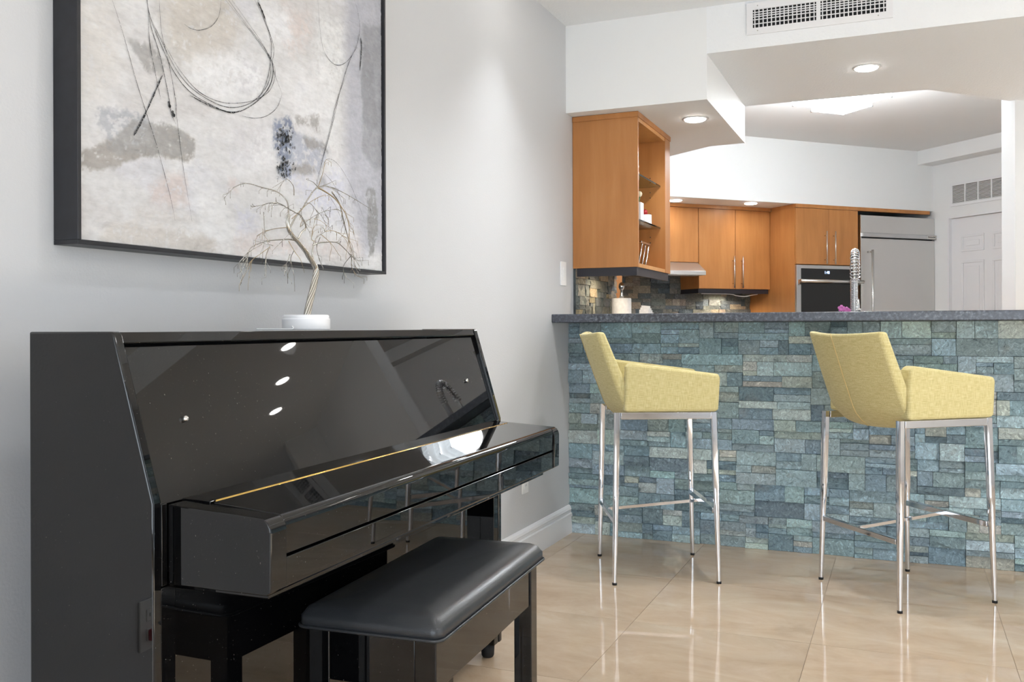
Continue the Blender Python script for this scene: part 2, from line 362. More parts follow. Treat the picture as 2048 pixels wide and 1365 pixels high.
SPECKS = [(0.678, 0.328), (0.694, 0.306), (0.682, 0.303), (0.683, 0.344), (0.674, 0.342), (0.666, 0.255), (0.643, 0.302), (0.697, 0.275), (0.684, 0.308), (0.723, 0.265), (0.662, 0.327), (0.657, 0.316), (0.671, 0.348), (0.67, 0.237), (0.691, 0.336), (0.66, 0.254), (0.68, 0.263), (0.673, 0.371), (0.692, 0.347), (0.688, 0.331), (0.711, 0.277), (0.719, 0.321), (0.673, 0.327), (0.67, 0.267), (0.654, 0.342), (0.678, 0.345), (0.662, 0.271), (0.661, 0.358), (0.689, 0.277), (0.682, 0.243), (0.671, 0.289), (0.672, 0.249), (0.677, 0.276), (0.687, 0.327), (0.703, 0.339), (0.699, 0.326), (0.682, 0.255), (0.652, 0.262), (0.651, 0.259), (0.699, 0.247), (0.696, 0.337), (0.663, 0.252), (0.644, 0.345), (0.649, 0.244), (0.664, 0.249), (0.664, 0.322), (0.699, 0.346), (0.69, 0.347), (0.669, 0.279), (0.669, 0.322), (0.653, 0.326), (0.694, 0.361), (0.696, 0.366), (0.678, 0.264), (0.68, 0.269), (0.688, 0.348), (0.705, 0.26), (0.654, 0.358), (0.662, 0.267), (0.692, 0.334), (0.65, 0.343), (0.684, 0.265), (0.696, 0.258), (0.665, 0.268), (0.644, 0.257), (0.656, 0.255), (0.678, 0.256), (0.668, 0.256), (0.678, 0.348), (0.655, 0.289), (0.666, 0.327), (0.664, 0.253), (0.664, 0.349), (0.692, 0.344), (0.656, 0.332), (0.657, 0.358), (0.656, 0.34), (0.644, 0.337), (0.671, 0.324), (0.643, 0.267), (0.688, 0.339), (0.709, 0.358), (0.652, 0.285), (0.664, 0.262), (0.684, 0.251), (0.687, 0.279), (0.677, 0.336), (0.688, 0.267), (0.679, 0.258), (0.667, 0.255), (0.693, 0.338), (0.684, 0.274), (0.687, 0.264), (0.668, 0.243), (0.677, 0.267), (0.653, 0.315), (0.667, 0.27), (0.677, 0.281), (0.669, 0.345), (0.659, 0.269), (0.663, 0.262), (0.695, 0.27), (0.661, 0.347), (0.685, 0.332), (0.666, 0.27), (0.689, 0.345), (0.684, 0.342), (0.648, 0.307), (0.694, 0.334), (0.651, 0.259), (0.709, 0.319), (0.649, 0.294), (0.67, 0.285), (0.661, 0.345), (0.655, 0.339), (0.679, 0.333), (0.643, 0.257), (0.67, 0.283), (0.696, 0.256), (0.67, 0.345), (0.67, 0.364), (0.704, 0.37), (0.68, 0.25), (0.653, 0.305), (0.672, 0.276), (0.683, 0.272), (0.66, 0.282), (0.704, 0.348), (0.679, 0.342), (0.666, 0.336), (0.687, 0.357), (0.681, 0.356), (0.677, 0.331), (0.691, 0.274), (0.687, 0.276), (0.678, 0.35), (0.669, 0.34), (0.671, 0.354), (0.66, 0.241), (0.658, 0.27), (0.676, 0.282), (0.704, 0.325), (0.68, 0.314), (0.646, 0.249), (0.68, 0.341), (0.678, 0.286), (0.687, 0.352), (0.644, 0.326), (0.699, 0.256), (0.682, 0.251)]
WIRES = [
  ('trunk', [(0.004, 0.039), (0.016, 0.068), (0.027, 0.094), (0.04, 0.127), (0.044, 0.143), (0.04, 0.156), (0.016, 0.176), (-0.006, 0.194), (-0.039, 0.214), (-0.066, 0.232), (-0.074, 0.252), (-0.071, 0.271)]),
  ('b', [(0.04, 0.155), (0.028, 0.185), (0.031, 0.204), (0.037, 0.218), (0.051, 0.23), (0.087, 0.247)]),
  ('b', [(0.031, 0.208), (0.057, 0.216), (0.087, 0.22), (0.118, 0.223), (0.149, 0.222), (0.187, 0.206), (0.227, 0.187), (0.254, 0.169)]),
  ('b', [(0.087, 0.247), (0.124, 0.252), (0.168, 0.244), (0.207, 0.231)]),
  ('b', [(-0.033, 0.218), (-0.03, 0.234), (-0.024, 0.247), (-0.055, 0.269), (-0.092, 0.273), (-0.133, 0.278), (-0.172, 0.283), (-0.206, 0.28), (-0.238, 0.271), (-0.27, 0.263)]),
  ('b', [(-0.024, 0.247), (-0.006, 0.265), (0.023, 0.283), (0.058, 0.295), (0.103, 0.305)]),
  ('b', [(-0.022, 0.249), (-0.0, 0.261), (0.028, 0.269), (0.081, 0.28)]),
  ('b', [(-0.071, 0.271), (-0.058, 0.297), (-0.055, 0.313), (-0.071, 0.327), (-0.117, 0.332), (-0.167, 0.334), (-0.21, 0.319), (-0.247, 0.29)]),
  ('b', [(-0.069, 0.237), (-0.05, 0.267), (-0.028, 0.291), (-0.005, 0.321), (0.017, 0.344), (0.052, 0.355), (0.118, 0.352), (0.188, 0.341), (0.255, 0.328)]),
  ('b', [(0.052, 0.353), (0.082, 0.344), (0.112, 0.331), (0.134, 0.31), (0.146, 0.291), (0.159, 0.262), (0.155, 0.228)]),
  ('b', [(-0.039, 0.213), (-0.066, 0.214), (-0.092, 0.211), (-0.128, 0.206), (-0.158, 0.198), (-0.192, 0.184), (-0.202, 0.165), (-0.207, 0.139)]),
  ('b', [(-0.173, 0.194), (-0.187, 0.175), (-0.187, 0.154), (-0.183, 0.137)]),
  ('b', [(-0.143, 0.19), (-0.158, 0.174), (-0.173, 0.158), (-0.178, 0.131)]),
  ('b', [(-0.148, 0.187), (-0.146, 0.166), (-0.141, 0.138)]),
  ('b', [(-0.133, 0.194), (-0.123, 0.201)]),
  ('b', [(-0.071, 0.209), (-0.069, 0.184), (-0.064, 0.163), (-0.05, 0.135)]),
  ('b', [(-0.066, 0.178), (-0.087, 0.162), (-0.104, 0.151), (-0.101, 0.131)]),
  ('b', [(-0.05, 0.188), (-0.037, 0.171), (-0.022, 0.146)]),
  ('b', [(0.214, 0.194), (0.244, 0.172), (0.268, 0.152)]),
  ('b', [(0.214, 0.198), (0.227, 0.171), (0.244, 0.151)]),
  ('b', [(0.118, 0.35), (0.169, 0.328), (0.201, 0.298), (0.241, 0.253), (0.268, 0.209), (0.282, 0.174)]),
  ('b', [(-0.058, 0.263), (-0.039, 0.281), (-0.017, 0.302), (0.029, 0.325), (0.064, 0.333)]),
  ('b', [(-0.022, 0.292), (0.017, 0.29), (0.052, 0.275), (0.081, 0.261)]),
  ('b', [(-0.005, 0.307), (0.04, 0.312), (0.082, 0.304), (0.124, 0.289), (0.143, 0.267)]),
  ('b', [(-0.074, 0.241), (-0.113, 0.235), (-0.153, 0.224), (-0.182, 0.211)]),
  ('b', [(-0.066, 0.228), (-0.097, 0.229), (-0.133, 0.221), (-0.168, 0.197)]),
  ('b', [(-0.167, 0.266), (-0.182, 0.235), (-0.194, 0.21), (-0.199, 0.186)]),
  ('b', [(0.037, 0.218), (0.017, 0.222), (0.017, 0.242), (0.023, 0.262)]),
  ('b', [(0.081, 0.248), (0.084, 0.268), (0.075, 0.279)]),
  ('b', [(0.063, 0.23), (0.081, 0.208), (0.099, 0.18)]),
  ('b', [(0.069, 0.237), (0.105, 0.217), (0.136, 0.192)]),
  ('b', [(-0.049, 0.32), (-0.06, 0.34), (-0.092, 0.351), (-0.117, 0.338), (-0.143, 0.311)]),
  ('b', [(0.052, 0.355), (0.029, 0.363), (0.001, 0.365)]),
  ('b', [(0.055, 0.355), (0.07, 0.392), (0.076, 0.419)]),
]

# ------------------------------------------------------------------ mesh helpers
def new(): return bmesh.new()
def box(bm, x0, x1, y0, y1, z0, z1):
    v = [bm.verts.new((x, y, z)) for z in (z0, z1) for y in (y0, y1) for x in (x0, x1)]
    for f in ((0, 2, 3, 1), (4, 5, 7, 6), (0, 1, 5, 4), (2, 6, 7, 3), (0, 4, 6, 2), (1, 3, 7, 5)):
        bm.faces.new([v[i] for i in f])
    return bm
def prism(bm, poly, z0, z1, axis='z'):
    """poly in two coordinates, extruded along axis (z: (x,y); y: (x,z); x: (y,z))"""
    def p(a, b, c):
        return {'z': (a, b, c), 'y': (a, c, b), 'x': (c, a, b)}[axis]
    lo = [bm.verts.new(p(a, b, z0)) for a, b in poly]; hi = [bm.verts.new(p(a, b, z1)) for a, b in poly]
    n = len(poly)
    bm.faces.new(lo[::-1]); bm.faces.new(hi)
    for i in range(n):
        bm.faces.new((lo[i], lo[(i + 1) % n], hi[(i + 1) % n], hi[i]))
    bmesh.ops.recalc_face_normals(bm, faces=bm.faces)
    return bm
def tube(bm, pts, rad, seg=8, cap=True, square=False):
    pts = [Vector(p) for p in pts]
    if not isinstance(rad, (list, tuple)): rad = [rad] * len(pts)
    rings = []; up = None
    for i, p in enumerate(pts):
        if i == 0: t = pts[1] - p
        elif i == len(pts) - 1: t = p - pts[i - 1]
        else: t = (pts[i + 1] - p).normalized() + (p - pts[i - 1]).normalized()
        t.normalize()
        if up is None: up = Vector((0, 0, 1)) if abs(t.z) < .9 else Vector((1, 0, 0))
        a = t.cross(up)
        if a.length < 1e-5: a = t.orthogonal()
        a.normalize(); b = a.cross(t).normalized(); up = b
        ring = []
        for k in range(seg):
            ang = 2 * math.pi * (k + (.5 if square else 0)) / seg
            ring.append(bm.verts.new(p + (a * math.cos(ang) + b * math.sin(ang)) * rad[i]))
        rings.append(ring)
    for r0, r1 in zip(rings, rings[1:]):
        for k in range(seg):
            bm.faces.new((r0[k], r0[(k + 1) % seg], r1[(k + 1) % seg], r1[k]))
    if cap:
        bm.faces.new(rings[0][::-1]); bm.faces.new(rings[-1])
    return bm
def lathe(bm, prof, seg=24, c=(0, 0, 0)):
    rings = []
    for r, z in prof:
        rings.append([bm.verts.new((c[0] + max(r, 1e-4) * math.cos(2 * math.pi * k / seg), c[1] + max(r, 1e-4) * math.sin(2 * math.pi * k / seg), c[2] + z)) for k in range(seg)])
    for r0, r1 in zip(rings, rings[1:]):
        for k in range(seg):
            bm.faces.new((r0[k], r0[(k + 1) % seg], r1[(k + 1) % seg], r1[k]))
    bm.faces.new(rings[0][::-1]); bm.faces.new(rings[-1])
    return bm
def spline(pts, n=6):
    P = [Vector(p) for p in pts]; out = []
    for i in range(len(P) - 1):
        p0 = P[max(i - 1, 0)]; p1 = P[i]; p2 = P[i + 1]; p3 = P[min(i + 2, len(P) - 1)]
        for k in range(n):
            t = k / n
            out.append(.5 * ((2 * p1) + (p2 - p0) * t + (2 * p0 - 5 * p1 + 4 * p2 - p3) * t * t + (3 * p1 - p0 - 3 * p2 + p3) * t ** 3))
    out.append(P[-1]); return out

def obj(name, bm, mat, parent=None, smooth=False, bevel=0.0, seg=2, loc=(0, 0, 0), rz=0.0):
    bmesh.ops.recalc_face_normals(bm, faces=bm.faces)
    me = bpy.data.meshes.new(name); bm.to_mesh(me); bm.free()
    me.materials.append(M[mat] if isinstance(mat, str) else mat)
    o = bpy.data.objects.new(name, me); COL.objects.link(o)
    o.location = loc; o.rotation_euler = (0, 0, rz)
    if parent: o.parent = parent
    if smooth:
        for p in me.polygons: p.use_smooth = True
    if bevel:
        b = o.modifiers.new('bevel', 'BEVEL'); b.width = bevel; b.segments = seg; b.limit_method = 'ANGLE'; b.angle_limit = R(40)
        b.harden_normals = False
        wn_ = o.modifiers.new('weighted', 'WEIGHTED_NORMAL'); wn_.keep_sharp = True; wn_.weight = 90
        for p in me.polygons: p.use_smooth = True
        try: me.set_sharp_from_angle(angle=R(40))
        except Exception: pass
    return o
def tag(o, label=None, cat=None, group=None, kind=None):
    if label: o['label'] = label
    if cat: o['category'] = cat
    if group: o['group'] = group
    if kind: o['kind'] = kind
    return o
def thing(name, label, cat, loc=(0, 0, 0), rz=0.0, group=None):
    o = bpy.data.objects.new(name, None); COL.objects.link(o); o.empty_display_size = .05
    o.location = loc; o.rotation_euler = (0, 0, rz)
    return tag(o, label, cat, group)
def struct(name, bm, mat, label, cat, parent=None, **kw):
    o = obj(name, bm, mat, parent, **kw)
    return tag(o, label, cat, kind='structure')
def copy_tree(o, parent=None):
    c = o.copy(); COL.objects.link(c)
    if parent: c.parent = parent
    for ch in list(o.children): copy_tree(ch, c)
    return c
def K(a, b, z=0.0):          # kitchen frame (turned 45 degrees) -> world
    return (S2 * (a - b), S2 * (a + b), z)
KR = R(45)

# ------------------------------------------------------------------ room shell
ZC = 2.557; YB = 4.448; YS = 4.407; ZL = 2.118; ZU = 2.335; ZK = 2.672
XR = 5.2; YK = -3.0
fl = struct('floor', prism(new(), [(-2.4, YK - .2), (XR + .4, YK - .2), (XR + .4, 11.6), (-2.4, 11.6)], -.12, -.003), 'grout',
            'polished beige travertine tile floor', 'floor')
tb = new(); ts = .597; g = .0007
prism(tb, [(g, g), (ts - g, g), (ts - g, ts - g), (g, ts - g)], -.01, 0)
tm = bpy.data.meshes.new('tile'); bmesh.ops.recalc_face_normals(tb, faces=tb.faces); tb.to_mesh(tm); tb.free(); tm.materials.append(M['tile'])
X0 = .683 - 2 * ts; Y0 = 3.174 - 11 * ts
for i in range(10):
    for j in range(20):
        o = bpy.data.objects.new('tile', tm); COL.objects.link(o); o.parent = fl
        x, y = X0 + i * ts, Y0 + j * ts
        if x > XR + .2 or (y > YB + .2 and not (-.2 < x < 4.6 and y < 8.0)):
            bpy.data.objects.remove(o); continue
        o.location = (x, y, 0)

bm = new(); box(bm, -.16, 0, YK, 5.2, 0, 2.8)
struct('wall_left', bm, 'wall', 'light grey painted wall behind the piano', 'wall')
bm = new(); prism(bm, [(-.16, 5.2), (-1.55, 7.32), (-1.65, 7.26), (-.26, 5.14)], 0, 2.8)
struct('wall_kitchen_left', bm, 'kwall', 'white kitchen side wall behind the open shelf cabinet', 'wall')
bm = new(); box(bm, -.16, 4.0 - 3.05, YK - .15, YK, 0, 2.8); box(bm, 4.25, XR, YK - .15, YK, 0, 2.8); box(bm, .95, 4.25, YK - .15, YK, 2.2, 2.8); box(bm, .95, 4.25, YK - .15, YK, 0, .1)
struct('wall_back', bm, 'wall', 'light grey wall around the window behind the camera', 'wall')
bm = new(); box(bm, XR, XR + .15, YK, -.55, 0, 2.8); box(bm, XR, XR + .15, 2.55, 4.8, 0, 2.8); box(bm, XR, XR + .15, 6.3, 10.9, 0, 2.8); box(bm, XR, XR + .15, 4.8, 6.3, 2.2, 2.8); box(bm, XR, XR + .15, 4.8, 6.3, 0, 1.1); box(bm, XR, XR + .15, -.55, 2.55, 2.25, 2.8); box(bm, XR, XR + .15, -.55, 2.55, 0, .15)
struct('wall_right', bm, 'wall', 'light grey wall on the right of the room', 'wall')
def window(name, label, loc, rz, W, H, n):
    wn = thing(name, label, 'window', loc, rz); wn['kind'] = 'structure'
    fr = new()
    for x0, x1, z0, z1 in ((0, W, 0, .06), (0, W, H - .06, H), (0, .06, .06, H - .06), (W - .06, W, .06, H - .06)):
        box(fr, x0, x1, -.03, .03, z0, z1)
    obj('window_frame', fr, 'trim', wn)
    for i in range(1, n): obj('mullion', box(new(), W * i / n - .03, W * i / n + .03, -.03, .03, .06, H - .06), 'trim', wn)
    for i in range(n): obj('pane', box(new(), W * i / n + .04, W * (i + 1) / n - .04, -.004, .004, .07, H - .07), 'pane', wn)
window('window_1', 'wide sliding window behind the camera', (.95, YK - .09, .1), 0, 3.3, 2.1, 3)
window('window_2', 'window in the right wall', (XR + .08, -.55, .15), R(90), 3.1, 2.1, 3)
window('added_bounce_window', 'added unseen window beyond the bar that lets in bounce light for the bulkhead', (XR + .08, 4.8, 1.1), R(90), 1.5, 1.1, 2)  # added unseen opening; its lit floor patch brightens the bulkhead and piano panel
bm = new(); prism(bm, [(-.16, YK - .15), (XR + .15, YK - .15), (XR + .15, YS), (-.16, YS)], ZC, ZC + .2)
struct('ceiling', bm, 'ceil', 'white textured ceiling above the piano', 'ceiling')
# bulkheads over the bar
bm = new(); prism(bm, [(0, YS), (.708, YS), (.708, 5.545), (.5, 5.56), (.2, 5.785), (-.75, 6.3), (-.2, 5.2), (0, 5.2)], ZL, 2.9)
struct('ceiling_bulkhead_low', bm, 'kwall', 'low white bulkhead over the open shelf cabinet', 'bulkhead')
bm = new(); prism(bm, [(.708, YS), (XR, YS), (XR, 9.05), (2.13, 6.04), (1.688, 5.565), (.708, 5.55)], ZU, 2.9)
struct('ceiling_bulkhead', bm, 'ceil', 'wide dropped ceiling with recessed light above the bar', 'bulkhead')
bm = new(); prism(bm, [(-2.2, 4.6), (XR + .15, 4.6), (XR + .15, 11.4), (-2.2, 11.4)], ZK, ZK + .15)
struct('ceiling_kitchen', bm, 'kwall', 'raised white kitchen ceiling around the crystal light', 'ceiling')

# kitchen walls (45 degree frame: x = a along the far wall, y = b into it)
A1 = 8.065; BF = 5.494; BU = 5.84; BW = 6.17
bm = new(); box(bm, 4.1, A1 + .3, BW, BW + .12, 0, 2.8)
struct('wall_kitchen_far', bm, 'kwall', 'far kitchen wall behind the wood cabinets', 'wall', rz=KR)
bm = new(); box(bm, 4.1, A1, BF, BW, ZL, 2.8)
struct('ceiling_bulkhead_far', bm, 'kwall', 'white bulkhead above the far wood cabinets and refrigerator', 'bulkhead', rz=KR)
DB0, DB1, DZ = 4.50, 5.312, 2.035
bm = new(); box(bm, A1, A1 + .12, DB1, BW, 0, 2.8); box(bm, A1, A1 + .12, 2.4, DB0, 0, 2.8); box(bm, A1, A1 + .12, DB0, DB1, DZ, 2.8)
struct('wall_door', bm, 'kwall', 'white kitchen wall around the panelled door', 'wall', rz=KR)
bm = new(); box(bm, A1 - .19, A1, 2.4, BF, 2.545, 2.8)
struct('ceiling_beam', bm, 'kwall', 'slim white beam high above the panelled door', 'beam', rz=KR)
bm = new(); box(bm, 5.78, A1, 2.733, 2.823, 0, 2.8)
struct('wall_partition', bm, 'kwall', 'white partition wall end at the right edge', 'wall', rz=KR)

# panelled door
d = tag(thing('door_1', 'white panelled door right of the refrigerator', 'door', K(A1, DB0), KR), kind='structure')
W = DB1 - DB0
obj('door_slab', box(new(), .030, .065, .004, W - .004, .01, DZ - .008), 'trim', d)
for zz0, zz1 in ((1.715, 1.865), (.86, 1.63), (.2, .76)):
    for y0 in (.115, .115 + .335):
        bm = new()
        y1 = y0 + .245
        for a0, a1, b0, b1 in ((y0, y1, zz0, zz0 + .02), (y0, y1, zz1 - .02, zz1), (y0, y0 + .02, zz0 + .02, zz1 - .02), (y1 - .02, y1, zz0 + .02, zz1 - .02)):
            box(bm, .022, .030, a0, a1, b0, b1)
        box(bm, .024, .030, y0 + .05, y1 - .05, zz0 + .05, zz1 - .05)
        obj('door_panel', bm, 'trim', d, bevel=.003)
bm = new()
for a0, a1, b0, b1 in ((-.012, .006, 0, DZ + .012), (W - .006, W + .012, 0, DZ + .012), (.006, W - .006, DZ - .006, DZ + .012)):
    box(bm, -.006, .115, a0, a1, b0, b1)
obj('door_frame', bm, 'trim', d)

# baseboards with a stepped profile
def baseboard(name, L, loc, rz, label):
    bm = new(); prism(bm, [(0, 0), (.016, 0), (.016, .098), (.011, .104), (.011, .116), (.015, .121), (.012, .132), (.005, .141), (0, .142)], 0, L, axis='y')
    return struct(name, bm, 'trim', label, 'baseboard', loc=loc, rz=rz)
baseboard('baseboard_left', YB - YK, (0, YK, 0), 0, 'white stepped baseboard along the piano wall')
baseboard('baseboard_back', .95, (.95, YK, 0), R(90), 'short white baseboard beside the window behind the camera')

# ------------------------------------------------------------------ ledger stone
PAL = [(116, 134, 144), (128, 147, 156), (100, 118, 130), (138, 152, 156), (152, 158, 150), (88, 106, 114), (122, 140, 140),
       (166, 164, 152), (110, 130, 138), (134, 146, 148), (78, 96, 104), (160, 152, 138)]
PALW = [3, 4, 3, 4, 2, 2, 4, 1, 3, 3, 1, 1]
PAL2 = [(124, 124, 116), (136, 132, 122), (108, 112, 110), (150, 142, 128), (96, 104, 106), (160, 146, 124), (118, 122, 116)]
def mute(P, m=(124, 141, 147), f=.42): return [tuple(v * (1 - f) + w_ * f for v, w_ in zip(c, m)) for c in P]
PAL = mute(PAL)
def pieces(W, H, rnd, band=.1515, panel=.60, lim=(.10, .24)):
    out = []
    def cut(x0, x1, z0, z1):
        w_, h_ = x1 - x0, z1 - z0
        if h_ > .088:
            z = z0 + h_ * rnd.choice((.34, .34, .5, .5, .66, .66)); cut(x0, x1, z0, z); cut(x0, x1, z, z1)
        elif w_ > rnd.uniform(*lim) * (1.25 if h_ < .06 else 1.0):
            x = x0 + w_ * rnd.uniform(.32, .68); cut(x0, x, z0, z1); cut(x, x1, z0, z1)
        elif h_ > .048 and rnd.random() < (.62 if h_ > .07 else .30):
            z = z0 + h_ * rnd.choice((.36, .5, .64)); cut(x0, x1, z0, z); cut(x0, x1, z, z1)
        else: out.append((x0, x1, z0, z1))
    nb = max(1, round(H / band)); bh = H / nb
    for i in range(nb):
        x = 0.0; first = rnd.uniform(.2, panel)
        while x < W - .02:
            x1 = min(W, x + (first if x == 0 else panel))
            if W - x1 < .06: x1 = W
            k = rnd.choice((2, 3, 3)); c = [x + (x1 - x) * (j + rnd.uniform(-.15, .15) * (0 < j < k)) / k for j in range(k + 1)]
            for p, q_ in zip(c, c[1:]): cut(p, q_, i * bh, (i + 1) * bh)
            x = x1
    return out
def stone_geo(bm, lay, x0, x1, z0, z1, d, col, rnd, flip):
    """slab in the x-z plane, outer face at y = -d (faces -y)"""
    gp = .0009
    x0 += gp; x1 -= gp; z0 += gp; z1 -= gp
    nx = 3 if (x1 - x0) > .09 else 2; nz = 2 if (z1 - z0) > .03 else 1
    fr = [[bm.verts.new((x0 + (x1 - x0) * i / nx + (rnd.uniform(-.006, .006) if 0 < i < nx else 0), -d + (rnd.uniform(-.005, .005)), z0 + (z1 - z0) * j / nz + (rnd.uniform(-.005, .005) if 0 < j < nz else 0))) for i in range(nx + 1)] for j in range(nz + 1)]
    bk = {}
    def back(v):
        if v not in bk: bk[v] = bm.verts.new((v.co.x, .0, v.co.z))
        return bk[v]
    fs = []
    for j in range(nz):
        for i in range(nx):
            a, b, c, e = fr[j][i], fr[j][i + 1], fr[j + 1][i + 1], fr[j + 1][i]
            if rnd.random() < .5: fs += [bm.faces.new((a, b, c)), bm.faces.new((a, c, e))]
            else: fs += [bm.faces.new((a, b, e)), bm.faces.new((b, c, e))]
    loop = [fr[0][i] for i in range(nx + 1)] + [fr[j][nx] for j in range(1, nz + 1)] + [fr[nz][i] for i in range(nx - 1, -1, -1)] + [fr[j][0] for j in range(nz - 1, 0, -1)]
    for p, q_ in zip(loop, loop[1:] + loop[:1]):
        fs.append(bm.faces.new((q_, p, back(p), back(q_))))
    for f in fs:
        for l in f.loops: l[lay] = col
def stone_wall(host, W, H, seed, pal, wts, depth, visible, maxn=300, loc=(0, 0, 0), rz=0.0, lim=(.10, .24), band=.1515, gain=1.0):
    rnd = random.Random(seed); L = pieces(W, H, rnd, band=band, lim=lim)
    L.sort(key=lambda p: -((p[1] - p[0]) * (p[3] - p[2]) + (10 if visible(p) else 0)))
    rest = new(); rl = rest.loops.layers.float_color.new('tint'); nrest = 0
    for n, (x0, x1, z0, z1) in enumerate(L):
        tn = rnd.uniform(.86, 1.14); c = lin(tuple(min(250, v * tn * gain * rnd.uniform(.985, 1.015)) for v in rnd.choices(pal, wts)[0]))
        dd = rnd.uniform(*depth)
        if n < maxn and visible((x0, x1, z0, z1)):
            bm = new(); ly = bm.loops.layers.float_color.new('tint')
            stone_geo(bm, ly, x0, x1, z0, z1, dd, c, rnd, 0)
            obj('stone', bm, 'stone', host, loc=loc, rz=rz)
        else:
            stone_geo(rest, rl, x0, x1, z0, z1, dd, c, rnd, 0); nrest += 1
    if nrest:
        o = obj('small_stones', rest, 'stone', host, loc=loc, rz=rz); o['kind'] = 'stuff'
    else: rest.free()

XB = 3.4
bm = new(); box(bm, 0, XB, YB + .0, YB + .16, 0, 1.0605)
wb = struct('wall_bar', bm, 'mortar', 'bar front clad in stacked blue grey quartzite strips', 'wall')
stone_wall(wb, XB, 1.06, 11, PAL, PALW, (.012, .030), lambda p: p[0] < 2.03, loc=(0, YB + .004, 0), band=.1514, gain=1.33)
bm = new(); box(bm, .0, .012, 4.51, 5.195, .92, 1.345)
ws = struct('wall_splash', bm, 'mortar', 'stacked stone backsplash under the open shelf cabinet', 'wall')
stone_wall(ws, .68, .42, 5, PAL2 + [(176, 160, 128)], [1] * 8, (.012, .026), lambda p: p[3] > .12, loc=(.010, 4.512, .92), rz=R(90), lim=(.07, .16))
bm = new(); box(bm, 4.78, 6.465, BW - .012, BW, .92, 1.62)
wf = struct('wall_splash_far', bm, 'mortar', 'stacked stone backsplash under the far wood cabinets', 'wall', rz=KR)
stone_wall(wf, 1.685, .70, 9, PAL2 + [(104, 116, 122), (84, 98, 106)], [1] * 9, (.012, .024), lambda p: p[3] > .18, maxn=160, loc=(4.78, BW - .010, .92), lim=(.09, .2))

# ------------------------------------------------------------------ bar counter and kitchen worktops
bm = new(); box(bm, 0, XB + .05, 4.188, 4.66, 1.061, 1.102)
o = obj('bar_counter', bm, 'granite', bevel=.004); tag(o, 'long dark granite bar counter on the stone clad bar', 'counter')
bm = new(); box(bm, .03, XB, YB + .161, 5.24, .10, .885)
sk = thing('sink_cabinet', 'wood sink cabinet run on the kitchen side of the bar', 'cabinet', (0, 0, 0))
obj('body', bm, 'wood', sk)
for i in range(5): obj('door', box(new(), .7 + i * .52, 1.21 + i * .52, 5.24, 5.258, .13, .87), 'wood', sk, bevel=.002)
bm = new(); box(bm, .002, XB, YB + .161, 5.27, .886, .92)
tag(obj('sink_worktop', bm, 'granite', bevel=.003), 'dark granite sink worktop behind the raised bar', 'worktop')
fb = thing('base_cabinet', 'wood base cabinets under the far stone backsplash', 'cabinet', (0, 0, 0), KR)
obj('body', box(new(), 4.79, 6.46, 5.58, BW - .002, .10, .885), 'wood', fb)
for i in range(3): obj('door', box(new(), 4.80 + i * .553, 4.80 + i * .553 + .548, 5.562, 5.58, .12, .87), 'wood', fb, bevel=.002)
bm = new(); box(bm, 4.79, 6.46, 5.55, BW - .03, .886, .92)
tag(obj('far_worktop', bm, 'granite', bevel=.003, rz=KR), 'dark granite worktop under the range hood', 'worktop')

# ------------------------------------------------------------------ kitchen cabinets and appliances
def bar_handle(parent, x, y, z0, z1, r=.0055, off=.03, name='handle'):
    bm = new(); tube(bm, [(x, y - off, z0), (x, y - off, z1)], r, 10)
    for z in (z0 + .04, z1 - .04): tube(bm, [(x, y, z), (x, y - off, z)], r * .7, 8)
    return obj(name, bm, 'nickel', parent, smooth=True)

# open shelf cabinet on the left wall (front faces +X)
oc = thing('open_shelf_cabinet', 'tall wood wall cabinet with open glass shelves beside the bar', 'cabinet', (0, 4.5, 1.34))
LY = .69; HT = .75
obj('side_panel', box(new(), .002, .345, 0, .019, 0, HT), 'wood', oc, bevel=.001)
obj('side_panel', box(new(), .002, .345, LY - .115, LY, 0, HT), 'wood', oc, bevel=.001)
obj('back_panel', box(new(), .004, .016, .019, LY - .115, .019, HT - .019), 'wood_in', oc)
obj('bottom_panel', box(new(), .004, .343, .019, LY - .115, 0, .019), 'wood_in', oc)
obj('top_panel', box(new(), .004, .343, .019, LY - .115, HT - .019, HT), 'wood_in', oc)
obj('crown', box(new(), .002, .349, -.004, LY + .004, HT, HT + .0265), 'wood', oc, bevel=.001)
bm = new(); box(bm, .022, .337, .004, .018, -.042, 0); box(bm, .323, .337, .018, LY - .02, -.042, 0)
obj('light_valance', bm, 'dark', oc)
for z in (.245, .478): obj('glass_shelf', box(new(), .018, .318, .021, LY - .117, z, z + .008), 'glass', oc)
bm = new()
for z in (.30, .33, .20, .17, .42, .45, .53):
    tube(bm, [(.26, LY - .1155, z), (.26, LY - .1175, z)], .003, 8)
obj('shelf_pin_holes', bm, 'ink', oc)['kind'] = 'stuff'
ul = thing('puck_light', 'bright oval light under the open shelf cabinet', 'lamp', (.15, 4.72, 1.338))
obj('housing', lathe(new(), [(.0, 0), (.048, 0), (.048, -.014), (.042, -.016), (0, -.016)], 20), 'plate', ul)
obj('lens', lathe(new(), [(0, -.0162), (.040, -.0162), (.038, -.02), (0, -.021)], 20), 'lampw', ul)
def lamp_light(parent, typ, z, power, col=(1, .93, .84), r=.04, spot=None, blend=.5, name='lamp_glow'):
    d = bpy.data.lights.new(name, typ); d.energy = power; d.color = col; d.shadow_soft_size = r
    if spot: d.spot_size = R(spot); d.spot_blend = blend
    o = bpy.data.objects.new(name, d); COL.objects.link(o); o.parent = parent; o.location = (0, 0, z); return o
lamp_light(ul, 'SPOT', -.03, 2.0, (1, .84, .62), .03, 165, .4)
ul2 = thing('puck_light', 'small light under the far double door cabinet', 'lamp', K(6.08, 6.0, 1.374))
obj('housing', lathe(new(), [(.0, 0), (.04, 0), (.04, -.012), (0, -.012)], 16), 'plate', ul2)
